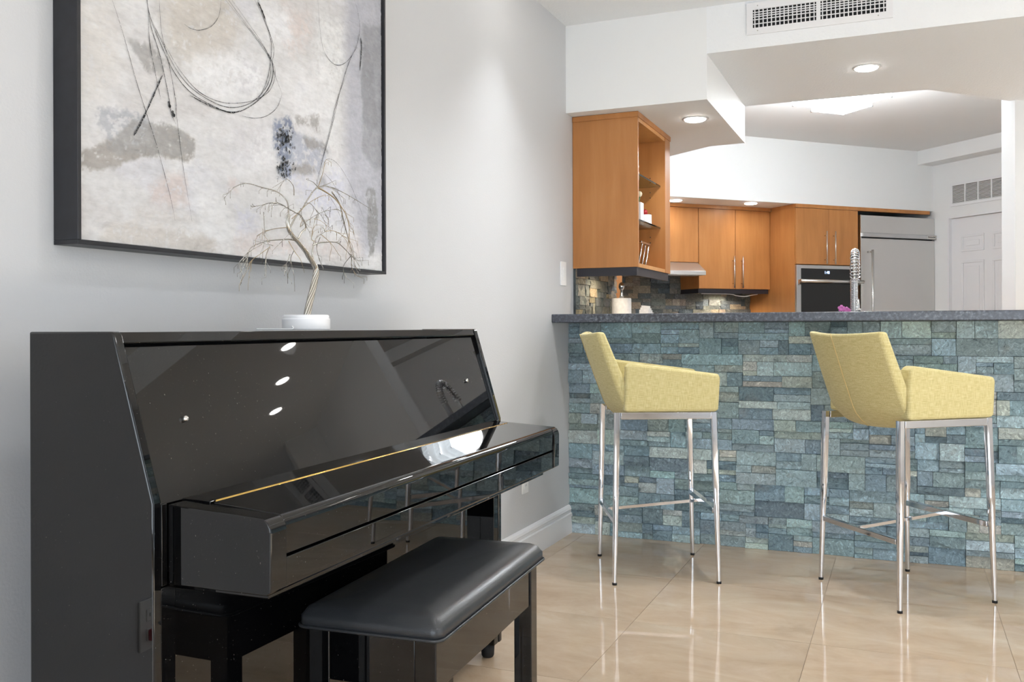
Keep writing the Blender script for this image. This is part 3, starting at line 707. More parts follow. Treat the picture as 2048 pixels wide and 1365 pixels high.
obj('lens', lathe(new(), [(0, -.0122), (.034, -.0122), (0, -.015)], 16), 'lampw', ul2)
lamp_light(ul2, 'SPOT', -.03, 5, (1, .88, .72), .03, 160, .4)

# shelf contents
v = thing('bud_vase', 'white square vase with a small yellow bud on the lower glass shelf', 'vase', (.25, 4.905, 1.826 - .0005))
v.location = (.25, 4.86, 1.34 + .245 + .0085)
obj('vase_body', box(new(), -.022, .022, -.03, .03, 0, .115), 'white', v, bevel=.003)
bm = new(); tube(bm, [(0, .005, .11), (.002, .008, .13), (.004, .014, .15)], .004, 6)
obj('stem', bm, 'green', v)
bm = new(); lathe(bm, [(.002, 0), (.012, .008), (.014, .018), (.009, .028), (.002, .032)], 10, (.004, .014, .147))
obj('bud', bm, 'cream', v, smooth=True)
mg = thing('ceramic_mug', 'white painted mug with a red ornament on the lower glass shelf', 'mug', (.25, 5.01, 1.34 + .245 + .0085))
bm = new(); lathe(bm, [(0, 0), (.030, 0), (.034, .01), (.033, .065), (.030, .066), (.029, .012), (0, .01)], 18)
obj('cup', bm, 'white', mg, smooth=True)
bm = new(); tube(bm, spline([(-.02, .030, .052), (-.02, .052, .048), (-.02, .052, .022), (-.02, .030, .016)], 5), .004, 8)
obj('mug_handle', bm, 'white', mg, smooth=True)
bm = new(); lathe(bm, [(.002, 0), (.014, .006), (.017, .018), (.012, .03), (.003, .036)], 12, (.0, -.016, .06))
obj('red_ornament', bm, 'red', mg, smooth=True)
fg = thing('beige_figurine', 'beige figurine on the upper glass shelf', 'figurine', (.24, 4.80, 1.34 + .478 + .0085))
bm = new(); lathe(bm, [(0, 0), (.03, 0), (.034, .02), (.026, .05), (.03, .07), (.016, .09), (.02, .105), (.008, .12), (0, .122)], 16)
obj('figurine_body', bm, 'cream', fg, smooth=True)
rk = thing('plate_rack', 'chrome wire rack on the cabinet bottom shelf', 'rack', (.24, 4.88, 1.34 + .0198))
for y in (-.07, 0, .07):
    bm = new(); tube(bm, spline([(-.05, y - .05, .004), (.02, y - .03, .004), (.03, y, .05), (.03, y + .05, .13)], 5), .004, 8)
    obj('wire', bm, 'chrome', rk, smooth=True)
bm = new(); box(bm, .024, .038, -.06, .13, .128, .14)
obj('top_rail', bm, 'chrome', rk, bevel=.002)
bm = new(); tube(bm, [(-.05, -.13, .004), (-.05, .03, .004)], .004, 8); obj('base_rail', bm, 'chrome', rk)

# far run
def kthing(name, label, cat, group=None): return thing(name, label, cat, (0, 0, 0), KR, group)
hc = kthing('hood_cabinet', 'single door wood cabinet directly above the range hood', 'cabinet')
obj('body', box(new(), 5.02, 5.69, BU + .02, BW - .002, 1.606, ZL - .031), 'wood', hc)
obj('door', box(new(), 5.025, 5.694, BU, BU + .019, 1.606, ZL - .033), 'wood', hc, bevel=.0015)
dc = kthing('double_door_cabinet', 'double door wood wall cabinet right of the range hood', 'cabinet')
obj('body', box(new(), 5.70, 6.462, BU + .02, BW - .026, 1.376, ZL - .031), 'wood', dc)
for a0, a1, hx in ((5.70, 6.084, 6.055), (6.088, 6.460, 6.147)):
    dr = obj('door', box(new(), a0, a1, BU, BU + .019, 1.377, ZL - .033), 'wood', dc, bevel=.0015)
    bar_handle(dr, hx, BU, 1.385, 1.668)
bm = new(); box(bm, 5.70, 6.45, BU + .012, BU + .028, 1.336, 1.376); box(bm, 5.70, 5.716, BU + .028, BW - .03, 1.336, 1.376)
obj('light_valance', bm, 'dark', dc)
bm = new(); tube(bm, spline([(5.75, BU + .04, 1.333), (6.05, BU + .04, 1.331), (6.13, BU + .05, 1.318), (6.22, BU + .05, 1.312), (6.30, BU + .05, 1.325), (6.36, BU + .05, 1.333)], 5), .0035, 6)
obj('light_cable', bm, 'plate', dc)
ck = kthing('crown_moulding', 'dark wood crown strip over the recessed wall cabinets', 'moulding')
obj('crown_strip', box(new(), 4.79, 6.464, BU - .012, BU + .03, ZL - .031, ZL - .001), 'wood', ck)
hd = kthing('range_hood', 'stainless steel range hood with sloping top', 'range hood')
bm = new(); prism(bm, [(BU + .0, 1.603), (BW - .03, 1.603), (BW - .03, 1.487), (5.715, 1.487), (5.715, 1.522)], 5.03, 5.69, axis='x')
obj('hood_body', bm, 'steel_h', hd, bevel=.002)
bm = new()
for i in range(4): tube(bm, [(5.30 + i * .018, 5.716, 1.507), (5.30 + i * .018, 5.712, 1.507)], .005, 10)
obj('buttons', bm, 'plate', hd)
obj('filter', box(new(), 5.1, 5.62, 5.76, 6.08, 1.482, 1.487), 'nickel', hd)

tc = kthing('pantry_cabinet', 'narrow wood pantry side seen behind the paper towel', 'cabinet')
obj('body', box(new(), 4.2, 4.776, 5.575, BW - .002, .1, 2.1), 'wood', tc)
obj('door', box(new(), 4.205, 4.776, 5.555, 5.574, .12, 2.09), 'wood', tc, bevel=.002)

ov = kthing('oven_cabinet', 'tall wood oven cabinet with two upper doors', 'cabinet')
A2 = 7.160
obj('side_panel', box(new(), 6.466, 6.484, BF + .012, BW - .002, .0, ZL - .034), 'wood', ov)
obj('side_panel', box(new(), A2 - .018, A2, BF + .012, BW - .002, .0, ZL - .034), 'wood', ov)
obj('back_panel', box(new(), 6.484, A2 - .018, BW - .02, BW - .003, .1, ZL - .034), 'wood', ov)
obj('top_panel', box(new(), 6.484, A2 - .018, BF + .03, BW - .02, 1.582, 1.598), 'wood', ov)
obj('lower_panel', box(new(), 6.484, A2 - .018, BF + .012, BF + .03, .1, .86), 'wood', ov)
for a0, a1, hx in ((6.468, 6.827, 6.782), (6.830, A2 - .002, 6.878)):
    dr = obj('door', box(new(), a0, a1, BF - .008, BF + .011, 1.588, ZL - .036), 'wood', ov, bevel=.0015)
    bar_handle(dr, hx, BF - .008, 1.590, 1.885)
obj('crown_return', box(new(), 6.466, 6.484, BF + .032, BU - .014, ZL - .0335, ZL - .001), 'wood', ov)
cw = kthing('crown_moulding', 'long wood crown strip over the oven cabinet and refrigerator', 'moulding')
obj('crown_strip', box(new(), 6.464, 8.015, BF - .010, BF + .03, ZL - .033, ZL - .001), 'wood', cw)

on = kthing('built_in_oven', 'stainless wall oven with black glass door', 'oven')
bm = new(); a0, a1, z0, z1 = 6.470, A2 - .006, .87, 1.580
yf = BF - .012
for p0, p1, q0, q1 in ((a0, a0 + .048, z0, z1), (a1 - .048, a1, z0, z1), (a0 + .048, a1 - .048, z1 - .030, z1), (a0 + .048, a1 - .048, z0, z0 + .04), (a0 + .048, a1 - .048, 1.424, 1.456)):
    box(bm, p0, p1, yf, yf + .03, q0, q1)
obj('oven_frame', bm, 'steel', on, bevel=.0015)
obj('oven_body', box(new(), a0 + .02, a1 - .02, yf + .03, BW - .06, z0 + .01, z1 - .02), 'dark', on)
cp = obj('control_panel', box(new(), a0 + .048, a1 - .048, yf + .004, yf + .03, 1.456, z1 - .030), 'oven', on)
obj('door_glass', box(new(), a0 + .048, a1 - .048, yf + .004, yf + .03, z0 + .04, 1.424), 'oven', on)
bm = new(); tube(bm, [(a0 - .0, yf - .055, 1.437), (a1 + .012, yf - .055, 1.437)], .016, 12)
hh = obj('oven_handle', bm, 'nickel', on, smooth=True)
for ax in (a0 + .02, a1 - .015):
    bm = new(); prism(bm, [(yf, 1.40), (yf, 1.45), (yf - .055, 1.45), (yf - .055, 1.425)], ax - .012, ax + .012, axis='x'); obj('handle_bracket', bm, 'nickel', on, bevel=.002)
def text(body, size, mat, parent, loc, name, rot=(R(90), 0, 0)):
    c = bpy.data.curves.new(name, 'FONT'); c.body = body; c.size = size; c.extrude = .0004; c.align_x = 'CENTER'; c.align_y = 'CENTER'
    t = bpy.data.objects.new(name, c); COL.objects.link(t)
    dg = bpy.context.evaluated_depsgraph_get(); me = bpy.data.meshes.new_from_object(t.evaluated_get(dg))
    bpy.data.objects.remove(t); bpy.data.curves.remove(c)
    o = bpy.data.objects.new(name, me); COL.objects.link(o); me.materials.clear(); me.materials.append(M[mat])
    o.parent = parent; o.location = loc; o.rotation_euler = rot; return o
text('1:48', .034, 'digit', cp, (6.806, yf + .0035, 1.517), 'clock_digits')

fr = kthing('refrigerator', 'built in stainless refrigerator under the wood crown', 'refrigerator')
f0, f1 = 7.172, A1 - .004; yr = BF - .022
obj('body', box(new(), f0, f1, BF + .012, BW - .002, 0, 2.05), 'dark', fr)
obj('top_panel', box(new(), f0 + .012, f1, yr, BF + .011, 1.888, 2.046), 'steel_h', fr, bevel=.002)
fl_ = obj('air_rail', box(new(), f0 + .012, f1 + .0, yr - .026, BF + .010, 1.848, 1.886), 'steel', fr, bevel=.003)
bd = obj('badge', box(new(), f1 - .115, f1 - .018, yr - .029, yr - .0262, 1.853, 1.881), 'nickel', fl_)
text('KitchenAid', .019, 'ink', bd, (f1 - .066, yr - .0296, 1.868), 'badge_lettering')
dr = obj('door', box(new(), f0 + .012, f1, yr, BF + .011, .10, 1.838), 'steel_h', fr, bevel=.003)
bm = new(); tube(bm, [(7.258, yr - .06, .70), (7.258, yr - .06, 1.728)], .011, 12)
for z in (.74, 1.712): tube(bm, [(7.258, yr, z), (7.258, yr - .06, z)], .009, 8)
obj('handle', bm, 'nickel', dr, smooth=True)
obj('side_trim', box(new(), f0, f0 + .010, yr - .004, BF + .011, .05, 2.048), 'nickel', fr)
bm = new()
for i in range(5): tube(bm, [(f1 - .10 + i * .016, yr - .004, 1.846), (f1 - .10 + i * .016, yr - .004, 1.841)], .004, 8)
obj('hinge_pins', bm, 'dark', fr)

# return air grille above the door
gr = kthing('return_air_grille', 'white louvred return air grille above the panelled door', 'grille')
g0, g1, gz0, gz1 = 4.535, 5.288, 2.136, 2.350
bm = new()
for p0, p1, q0, q1 in ((g0, g1, gz0, gz0 + .026), (g0, g1, gz1 - .026, gz1), (g0, g0 + .026, gz0 + .026, gz1 - .026), (g1 - .026, g1, gz0 + .026, gz1 - .026)):
    box(bm, A1 - .010, A1 - .001, p0, p1, q0, q1)
obj('grille_frame', bm, 'trim', gr)
nsec = 5; sw = (g1 - g0 - .052) / nsec
obj('grille_back', box(new(), A1 - .0016, A1 - .0006, g0 + .02, g1 - .02, gz0 + .02, gz1 - .02), plain('grille_shadow', (120, 114, 106), .9), gr)
for i in range(1, nsec): obj('grille_post', box(new(), A1 - .011, A1 - .002, g0 + .026 + i * sw - .006, g0 + .026 + i * sw + .006, gz0 + .026, gz1 - .026), 'trim', gr)
for i in range(nsec):
    bm = new(); y0 = g0 + .026 + i * sw + .006; y1 = y0 + sw - .012
    for k in range(13):
        z = gz0 + .03 + k * .0121
        prism(bm, [(A1 - .010, z), (A1 - .009, z - .0016), (A1 - .003, z + .0045), (A1 - .004, z + .006)], y0, y1, axis='y')
    obj('louvre_bank', bm, 'trim', gr)

# ceiling fixtures
def downlight(label, loc, power, spot=150, col=(.97, .98, 1.0), rad=.055, blend=.6):
    t = thing('recessed_downlight', label, 'downlight', loc)
    obj('trim_ring', lathe(new(), [(rad - .002, -.0005), (rad + .012, -.0005), (rad + .010, -.003), (rad - .002, -.004)], 28), 'plate', t, smooth=True)
    obj('lens', lathe(new(), [(0, -.0006), (rad - .0025, -.0006), (rad - .003, -.008), (rad - .01, -.011), (0, -.012)], 28), 'lamp', t)
    lamp_light(t, 'SPOT', -.02, power, col, .045, spot, blend)
    return t
downlight('round recessed downlight in the low bulkhead beside the open shelf cabinet', (.571, 4.794, ZL), 9)
downlight('round recessed downlight in the wide dropped ceiling above the bar', (1.396, 4.963, ZU), 18)
for i, (x, y) in enumerate(((2.36, 5.36), (2.83, 5.88), (3.32, 6.40))):
    downlight(['first downlight of the passage row, seen as topmost light in the piano panel', 'middle downlight of the passage row, seen reflected in the piano panel',
               'last downlight of the passage row, seen as lowest light in the piano panel'][i], (x, y, ZU), 2)
downlight('leftmost recessed downlight in the far kitchen bulkhead', K(5.354, 5.665, ZL), 2.6)
downlight('second recessed downlight in the far kitchen bulkhead, above the double doors', K(6.075, 5.60, ZL), 2.6)
for lab, x, y, pw, sp in (('wall washing downlight between painting and bar', .30, 3.52, 26, 86), ('ceiling downlight above the bar stools', 1.2, 3.6, 34, 140),
                          ('ceiling downlight above the piano bench', 1.15, 1.9, 14, 140), ('ceiling downlight near the window behind the camera', 1.15, -.9, 14, 140),
                          ('ceiling downlight above the open floor at right', 3.3, 3.2, 50, 140), ('ceiling downlight above the right room centre', 3.3, 1.0, 40, 140)):
    downlight(lab, (x, y, ZC), pw, sp, blend=1.0 if sp < 90 else .6)

# stepped crystal light on the kitchen ceiling
ch = thing('crystal_ceiling_light', 'stepped rectangular crystal ceiling light in the kitchen', 'chandelier', K(5.497, 3.826, ZK), KR)
obj('ceiling_plate', box(new(), -.30, .30, -.30, .30, -.022, -.0005), 'chrome', ch)
for i, (hw, z1, z0) in enumerate(((.305, -.022, -.072), (.22, -.072, -.122), (.135, -.122, -.172))):
    tier = obj('crystal_tier', box(new(), -hw + .004, hw - .004, -hw + .004, hw - .004, z0, z1), 'crystal', ch)
    n = int(hw / .022)
    bm = new()
    for k in range(n + 1):
        c = -hw + 2 * hw * k / n
        for sx in (-1, 1):
            tube(bm, [(c * .98, sx * (hw - .004), z0), (c * .98, sx * (hw - .004), z1)], .005, 6); tube(bm, [(sx * (hw - .004), c * .98, z0), (sx * (hw - .004), c * .98, z1)], .005, 6)
    obj('crystal_prisms', bm, 'crystal', tier)['kind'] = 'stuff'
    for sx in (-1, 1):
        for sy in (-1, 1):
            bm = new(); tube(bm, [(sx * hw, sy * hw, z0 - .004), (sx * hw, sy * hw, z0 + .006)], .009, 8)
            obj('corner_cap', bm, 'chrome', tier)
lamp_light(ch, 'POINT', -.24, 50, (.93, .97, 1.0), .12)

# supply air vent on the bulkhead face
vt = thing('supply_air_vent', 'white double supply air vent on the bulkhead above the bar', 'vent', (.895, YS, 2.396))
VW, VH = .63, .148
bm = new()
for p0, p1, q0, q1 in ((0, VW, 0, .030), (0, VW, VH - .034, VH), (0, .028, .030, VH - .034), (VW - .028, VW, .030, VH - .034), (.309, .327, .030, VH - .034)):
    box(bm, p0, p1, -.009, -.0005, q0, q1)
obj('vent_frame', bm, 'trim', vt)
obj('duct', box(new(), .026, VW - .026, -.0015, -.0006, .028, VH - .032), 'duct', vt)
for s0 in (.028, .327):
    s1 = s0 + .281 if s0 < .1 else VW - .028
    n = 15
    vm = None
    for k in range(n):
        x = s0 + (s1 - s0) * (k + .5) / n
        if vm is None:
            o = obj('vane', box(new(), -.0022, .0022, -.0085, -.002, .030, VH - .034), 'trim', vt, loc=(x, 0, 0)); vm = o.data
        else:
            o = bpy.data.objects.new('vane', vm); COL.objects.link(o); o.parent = vt; o.location = (x, 0, 0)
    for z in (.049, .069, .082, .092, .103): obj('cross_blade', box(new(), s0, s1, -.0045, -.002, z - .0022, z + .0022), 'trim', vt)
bm = new()
for x, z in ((.05, .016), (.05, VH - .016), (VW - .06, .016)): tube(bm, [(x, -.0088, z), (x, -.0102, z)], .003, 8)
obj('screws', bm, 'nickel', vt)

# switch and outlets on the left wall
sw_ = thing('light_switch', 'white rocker light switch on the wall above the counter end', 'switch', (0, 4.348, 1.306))
obj('plate', box(new(), .0005, .006, -.04, .04, -.06, .06), 'plate', sw_, bevel=.002)
obj('rocker', box(new(), .006, .010, -.017, .017, -.034, .034), 'plate', sw_, bevel=.0015)
def outlet(label, y, z, red=False):
    t = thing('power_outlet', label, 'outlet', (0, y, z))
    obj('plate', box(new(), .0005, .006, -.036, .036, -.058, .058), 'plate', t, bevel=.002)
    for dz in (.022, -.022):
        sk_ = obj('socket', box(new(), .006, .008, -.016, .016, dz - .014, dz + .014), 'plate', t, bevel=.001)
        bm = new()
        for dy in (-.006, .006): box(bm, .008, .0083, dy - .001, dy + .001, dz - .004, dz + .005)
        obj('slots', bm, 'ink', sk_)
    if red: obj('red_plug', box(new(), .008, .03, -.013, .013, -.036, -.010), 'redbtn', t, bevel=.003)
outlet('white wall outlet low on the wall beyond the piano', 3.835, .355)
outlet('white outlet with red plug, seen only as a reflection in the piano side', .672, .364, True)

# ------------------------------------------------------------------ items behind the bar
pt = thing('paper_towel_holder', 'paper towel roll on an upright holder with ball finial', 'paper towel', (.105, 5.03, .92))
obj('base_disc', lathe(new(), [(0, .0005), (.075, .0005), (.075, .01), (0, .014)], 24), 'nickel', pt, smooth=True)
bm = new(); lathe(bm, [(.019, .014), (.054, .014), (.0545, .02), (.0545, .276), (.052, .281), (.019, .281)], 28)
obj('paper_roll', bm, 'paper', pt, smooth=True)
bm = new(); lathe(bm, [(.006, .012), (.006, .28), (.013, .283), (.008, .30), (.007, .325), (.012, .33), (.016, .342), (.0165, .352), (.012, .364), (.004, .37), (0, .371)], 16)
obj('finial_rod', bm, 'nickel', pt, smooth=True)
sp_ = thing('folded_napkins', 'small fan of white napkins beside the paper towel', 'napkins', (.232, 5.075, .9205))
obj('napkin_stand', box(new(), -.045, .045, -.03, .03, 0, .12), 'white', sp_, bevel=.004)
for k in range(7):
    bm = new(); a = R(-30 + k * 12)
    prism(bm, [(-.03, .11), (.03, .11), (.03 + .02 * math.sin(a), .235 - .012 * abs(k - 2)), (-.02 + .02 * math.sin(a), .24 - .012 * abs(k - 2))], -.027 + k * .008, -.022 + k * .008, axis='y')
    obj('napkin', bm, 'paper', sp_)

fc = thing('spring_faucet', 'tall chrome spring coil faucet behind the bar', 'faucet', (1.345, 4.74, .92))
obj('faucet_base', lathe(new(), [(0, .0005), (.03, .0005), (.03, .008), (.022, .014), (.022, .09), (.015, .1), (0, .1)], 20), 'chrome', fc, smooth=True)
path = [(0, 0, .09), (0, 0, .18), (0, 0, .28), (0, .005, .36), (0, .035, .435), (0, .085, .478), (0, .135, .475), (0, .18, .435), (0, .205, .37), (0, .21, .31), (0, .21, .25)]
SPL = spline(path, 14)
bm = new(); tube(bm, SPL, .0065, 8); obj('hose', bm, 'nickel', fc, smooth=True)
def coil(pts, r, wr, pitch):
    P = [Vector(p) for p in pts]; out = []; s = 0
    for i in range(len(P) - 1):
        t = (P[i + 1] - P[i]); L = t.length; t.normalize(); a = Vector((1, 0, 0)); b = t.cross(a).normalized()
        m = max(2, int(L / pitch * 9))
        for k in range(m):
            ang = 2 * math.pi * (s + L * k / m) / pitch
            out.append(P[i] + t * (L * k / m) + a * (r * math.cos(ang)) + b * (r * math.sin(ang)))
        s += L
    bm = new(); tube(bm, out, wr, 5); return bm
obj('spring_coil', coil([p for p in SPL if True][40:118], .0185, .0032, .0165), 'chrome', fc, smooth=True)
obj('tight_coil', coil(SPL[8:41], .0165, .0022, .0062), 'chrome', fc, smooth=True)
bm = new(); tube(bm, [(0, .21, .255), (0, .21, .22), (0, .21, .13)], [.014, .017, .019], 16); obj('spray_head', bm, 'chrome', fc, smooth=True)
bm = new(); tube(bm, [(0, .02, .20), (0, .19, .20)], .006, 8); lathe(bm, [(.018, -.008), (.024, -.008), (.024, .008), (.018, .008)], 16, (0, .21, .20)); obj('holder_arm', bm, 'chrome', fc, smooth=True)
bm = new(); tube(bm, [(.02, 0, .06), (.06, 0, .075), (.10, 0, .10)], [.008, .006, .005], 8); obj('lever', bm, 'chrome', fc, smooth=True)

orc = thing('orchid', 'pink orchid blossoms just above the bar counter', 'orchid', (1.29, 4.80, .92))
obj('pot', lathe(new(), [(0, .0005), (.03, .0005), (.038, .07), (.034, .07), (0, .06)], 18), 'white', orc, smooth=True)
bm = new(); tube(bm, spline([(0, 0, .06), (-.01, 0, .13), (-.004, 0, .19), (.012, -.005, .203)], 5), .002, 6); obj('stem', bm, 'green', orc)
for k in range(3):
    a = k * 2.1; bm = new()
    tube(bm, spline([(.005 * math.cos(a), .005 * math.sin(a), .062), (.045 * math.cos(a), .045 * math.sin(a), .09), (.09 * math.cos(a), .09 * math.sin(a), .07)], 5), [.004, .007, .010, .012, .013, .014, .014, .012, .009, .005, .002], 6)
    obj('leaf', bm, 'green', orc, smooth=True)
for cx, cy, cz, sc in ((-.006, -.006, .207, 1.1), (.018, -.008, .200, .95), (.035, 0, .190, .8)):
    fm = None
    for k in range(5):
        a = 2 * math.pi * k / 5 + .3; bm = new()
        dx, dz = math.cos(a), math.sin(a)
        vs = [bm.verts.new((cx + sc * (dx * u * .016 - dz * v_ * .007), cy - .003 * math.sin(u * 3), cz + sc * (dz * u * .016 + dx * v_ * .007))) for u, v_ in ((0, 0), (.5, -1), (.9, -.7), (1, 0), (.9, .7), (.5, 1))]
        f = bm.faces.new(vs); e = bmesh.ops.extrude_face_region(bm, geom=[f]); bmesh.ops.translate(bm, vec=(0, -.0012, 0), verts=[x for x in e['geom'] if isinstance(x, bmesh.types.BMVert)])
        obj('petal', bm, 'pink', orc)

# ------------------------------------------------------------------ upright piano (local x = out of the wall, y = along, z = up)
PL = 1.53
pn = thing('upright_piano', 'glossy black upright piano standing along the grey wall', 'piano', (.164, 1.157, 0), R(1.8))
side = [(0, .045), (.271, .045), (.271, .752), (.190, 1.028), (.185, 1.035), (0, 1.035)]
for y0 in (0, PL - .020):
    bm = new(); prism(bm, side, y0, y0 + .020, axis='y'); obj('side_panel', bm, 'black', pn, bevel=.003)
# lower stiles that carry the front of each side
for y0 in (.0205, PL - .0555):
    bm = new(); box(bm, .215, .268, y0, y0 + .035, .045, .609); obj('lower_stile', bm, 'black', pn, bevel=.0015)
lidp = [(0, 1.019), (.176, 1.019), (.186, 1.012), (.190, 1.016), (.184, 1.034), (0, 1.034)]
bm = new(); prism(bm, lidp, .0215, PL - .0215, axis='y'); obj('top_lid', bm, 'black', pn, bevel=.0012)
# slanted music panel, slightly recessed between the sides
def slant(off, z): return .187 + (1.035 - z) * (.086 / .283) - off
bm = new(); prism(bm, [(slant(.010, 1.008), 1.008), (slant(.010, .747), .747), (slant(.028, .747), .747), (slant(.028, 1.008), 1.008)], .0215, PL - .0215, axis='y')
up = obj('upper_panel', bm, 'black', pn)
for yk in (.128, 1.360):
    z = .878; nx, nz = .957, .291; x = slant(.010, z)
    bm = new(); tube(bm, [(x - .001 * nx, yk, z - .001 * nz), (x + .002 * nx, yk, z + .002 * nz), (x + .006 * nx, yk, z + .006 * nz), (x + .008 * nx, yk, z + .008 * nz)], [.005, .0058, .0058, .003], 12)
    obj('stud', bm, 'nickel', up, smooth=True)
# key blocks (cheeks)
ck_ = [(.2715, .612), (.468, .612), (.4755, .617), (.4765, .712), (.4745, .721), (.4695, .729), (.461, .7345), (.2715, .746)]
for y0 in (.034, PL - .034 - .044):
    bm = new(); prism(bm, ck_, y0, y0 + .044, axis='y'); obj('key_block', bm, 'black', pn, bevel=.002, seg=2)
for y0 in (.0205, PL - .0335):
    bm = new(); prism(bm, [(.200, .612), (.2705, .612), (.2705, .748), (.200, .748)], y0, y0 + .013, axis='y'); obj('arm_filler', bm, 'black', pn, bevel=.001)
# fallboard: thin hinged top that rolls over the front
Y0, Y1 = .0785, PL - .0785
bm = new(); prism(bm, [(.262, .731), (.322, .729), (.322, .7465), (.262, .7485)], Y0, Y1, axis='y'); obj('fallboard_rear', bm, 'black', pn, bevel=.001)
bm = new(); prism(bm, [(.3285, .729), (.455, .722), (.459, .715), (.461, .669), (.4715, .669), (.4725, .716), (.4708, .724), (.4665, .7305), (.459, .7347), (.3285, .7462)], Y0, Y1, axis='y'); obj('fallboard', bm, 'black', pn, bevel=.0015)
bm = new(); tube(bm, [(.3252, Y0 + .01, .7440), (.3252, Y1 - .01, .7440)], .0040, 10); obj('hinge', bm, 'gold', pn, smooth=True)
bm = new(); prism(bm, [(.452, .612), (.468, .612), (.4715, .618), (.4715, .664), (.460, .666), (.452, .664)], Y0, Y1, axis='y'); obj('key_slip', bm, 'black', pn, bevel=.0012)
bm = new(); box(bm, .21, .440, .0785, PL - .0785, .592, .6115); obj('key_bed', bm, 'black', pn, bevel=.002)
# lower board, bottom rail, back
bm = new(); box(bm, .205, .222, .056, PL - .056, .135, .588); obj('lower_panel', bm, 'black', pn, bevel=.002)
bm = new(); box(bm, .18, .246, .056, PL - .056, .055, .134); obj('bottom_rail', bm, 'black', pn, bevel=.002)
bm = new(); box(bm, .004, .020, .0205, PL - .0205, .06, 1.018); obj('back_board', bm, 'dark', pn)
for y0 in (.03, PL - .03):
    for x0 in (.05, .235): obj('foot', lathe(new(), [(0, 0), (.016, 0), (.020, .006), (.022, .045), (0, .046)], 16, (x0, y0, 0)), 'rubber', pn, smooth=True)
for k in range(3):
    yk = PL / 2 + (k - 1) * .075
    bm = new(); box(bm, .19, .31, yk - .011, yk + .011, .058, .066); obj('pedal', bm, 'gold', pn, bevel=.003)

# ------------------------------------------------------------------ piano bench
bn = thing('piano_bench', 'black piano bench with padded leather seat in front of the piano', 'bench', (.588, 1.868, 0), R(4.0))
BX, BY = .150, .332
def cushion(bm, hx, hy, z0, z1, r=.02, crown=.010):
    prof = [(0, z0), (.004, z0 + .004), (.004, z0 + (z1 - z0) * .5), (0, z1 - .016), (-.007, z1 - .006), (-.020, z1), (-.060, z1 + crown * .7)]
    rings = []
    for off, z in prof:
        ring = []; x_, y_ = hx + off, hy + off; rr = max(.008, r + off * .5)
        for cx, cy, a0 in ((x_ - rr, y_ - rr, 0), (-x_ + rr, y_ - rr, 90), (-x_ + rr, -y_ + rr, 180), (x_ - rr, -y_ + rr, 270)):
            for k in range(5):
                a = R(a0 + 22.5 * k); ring.append(bm.verts.new((cx + rr * math.cos(a), cy + rr * math.sin(a), z)))
        rings.append(ring)
    for r0, r1 in zip(rings, rings[1:]):
        n = len(r0)
        for k in range(n): bm.faces.new((r0[k], r0[(k + 1) % n], r1[(k + 1) % n], r1[k]))
    bm.faces.new(rings[0][::-1])
    c = bm.verts.new((0, 0, z1 + crown)); last = rings[-1]
    for k in range(len(last)): bm.faces.new((last[k], last[(k + 1) % len(last)], c))
    return bm
obj('seat_cushion', cushion(new(), BX, BY, .449, .490, crown=.005), 'leather', bn, smooth=True)
bm = new(); loop = []
for cx, cy, a0 in ((BX - .016, BY - .016, 0), (-BX + .016, BY - .016, 90), (-BX + .016, -BY + .016, 180), (BX - .016, -BY + .016, 270)):
    for k in range(5): a = R(a0 + 22.5 * k); loop.append((cx + .022 * math.cos(a), cy + .022 * math.sin(a), .4505))
tube(bm, loop + loop[:2], .0032, 6, cap=False); obj('piping', bm, 'leather', bn, smooth=True)
bx, by = BX - .012, BY - .014
for sx in (-1, 1):
    for sy in (-1, 1):
        x0 = sx * bx; y0 = sy * by
        bm = new(); box(bm, min(x0, x0 - sx * .046), max(x0, x0 - sx * .046), min(y0, y0 - sy * .046), max(y0, y0 - sy * .046), 0, .4475); obj('leg', bm, 'black', bn, bevel=.002)
for sy in (-1, 1):
    ya, yb = sorted((sy * (by - .004), sy * (by - .022))); obj('apron', box(new(), -bx + .0465, bx - .0465, ya, yb, .343, .4475), 'black', bn, bevel=.0015)
for sx in (-1, 1):
    xa, xb = sorted((sx * (bx - .004), sx * (bx - .022))); obj('apron', box(new(), xa, xb, -by + .0465, by - .0465, .343, .4475), 'black', bn, bevel=.0015)

# ------------------------------------------------------------------ painting
PW, PH, PD = 1.182, 1.20, .0665
pa = thing('framed_painting', 'large abstract grey and white canvas in a deep black frame', 'painting', (.0, 1.349, 1.208))
t_ = .0035
bm = new()
for a0, a1, b0, b1 in ((0, PW, 0, .009), (0, PW, PH - .009, PH), (0, .009, .009, PH - .009), (PW - .009, PW, .009, PH - .009)):
    box(bm, .0008, PD, a0, a1, b0, b1)
obj('frame', bm, 'frame', pa, bevel=.0008)
NU, NV = 470, 478
u = np.linspace(.0105, PW - .0105, NU); v = np.linspace(.0105, PH - .0105, NV)
UU, VV = np.meshgrid(u, v)
rs = np.random.RandomState(4)
def vnoise(fu, fv, oct=4, gain=.55):
    tot = np.zeros_like(UU); amp = 1.0; sm = 0
    for o_ in range(oct):
        gu, gv = int(fu * 2 ** o_) + 2, int(fv * 2 ** o_) + 2
        G = rs.rand(gv + 1, gu + 1)
        x = UU / PW * (gu - 1); y = VV / PH * (gv - 1)
        i = x.astype(int); j = y.astype(int); fx = x - i; fy = y - j
        fx = fx * fx * (3 - 2 * fx); fy = fy * fy * (3 - 2 * fy)
        tot += amp * ((G[j, i] * (1 - fx) + G[j, i + 1] * fx) * (1 - fy) + (G[j + 1, i] * (1 - fx) + G[j + 1, i + 1] * fx) * fy)
        sm += amp; amp *= gain
    return tot / sm - .5
base = np.zeros(UU.shape + (3,)); base[:] = (212, 211, 210)
n1 = vnoise(5, 7, 4); n2 = vnoise(4, 6, 5); n3 = vnoise(10, 40, 4)
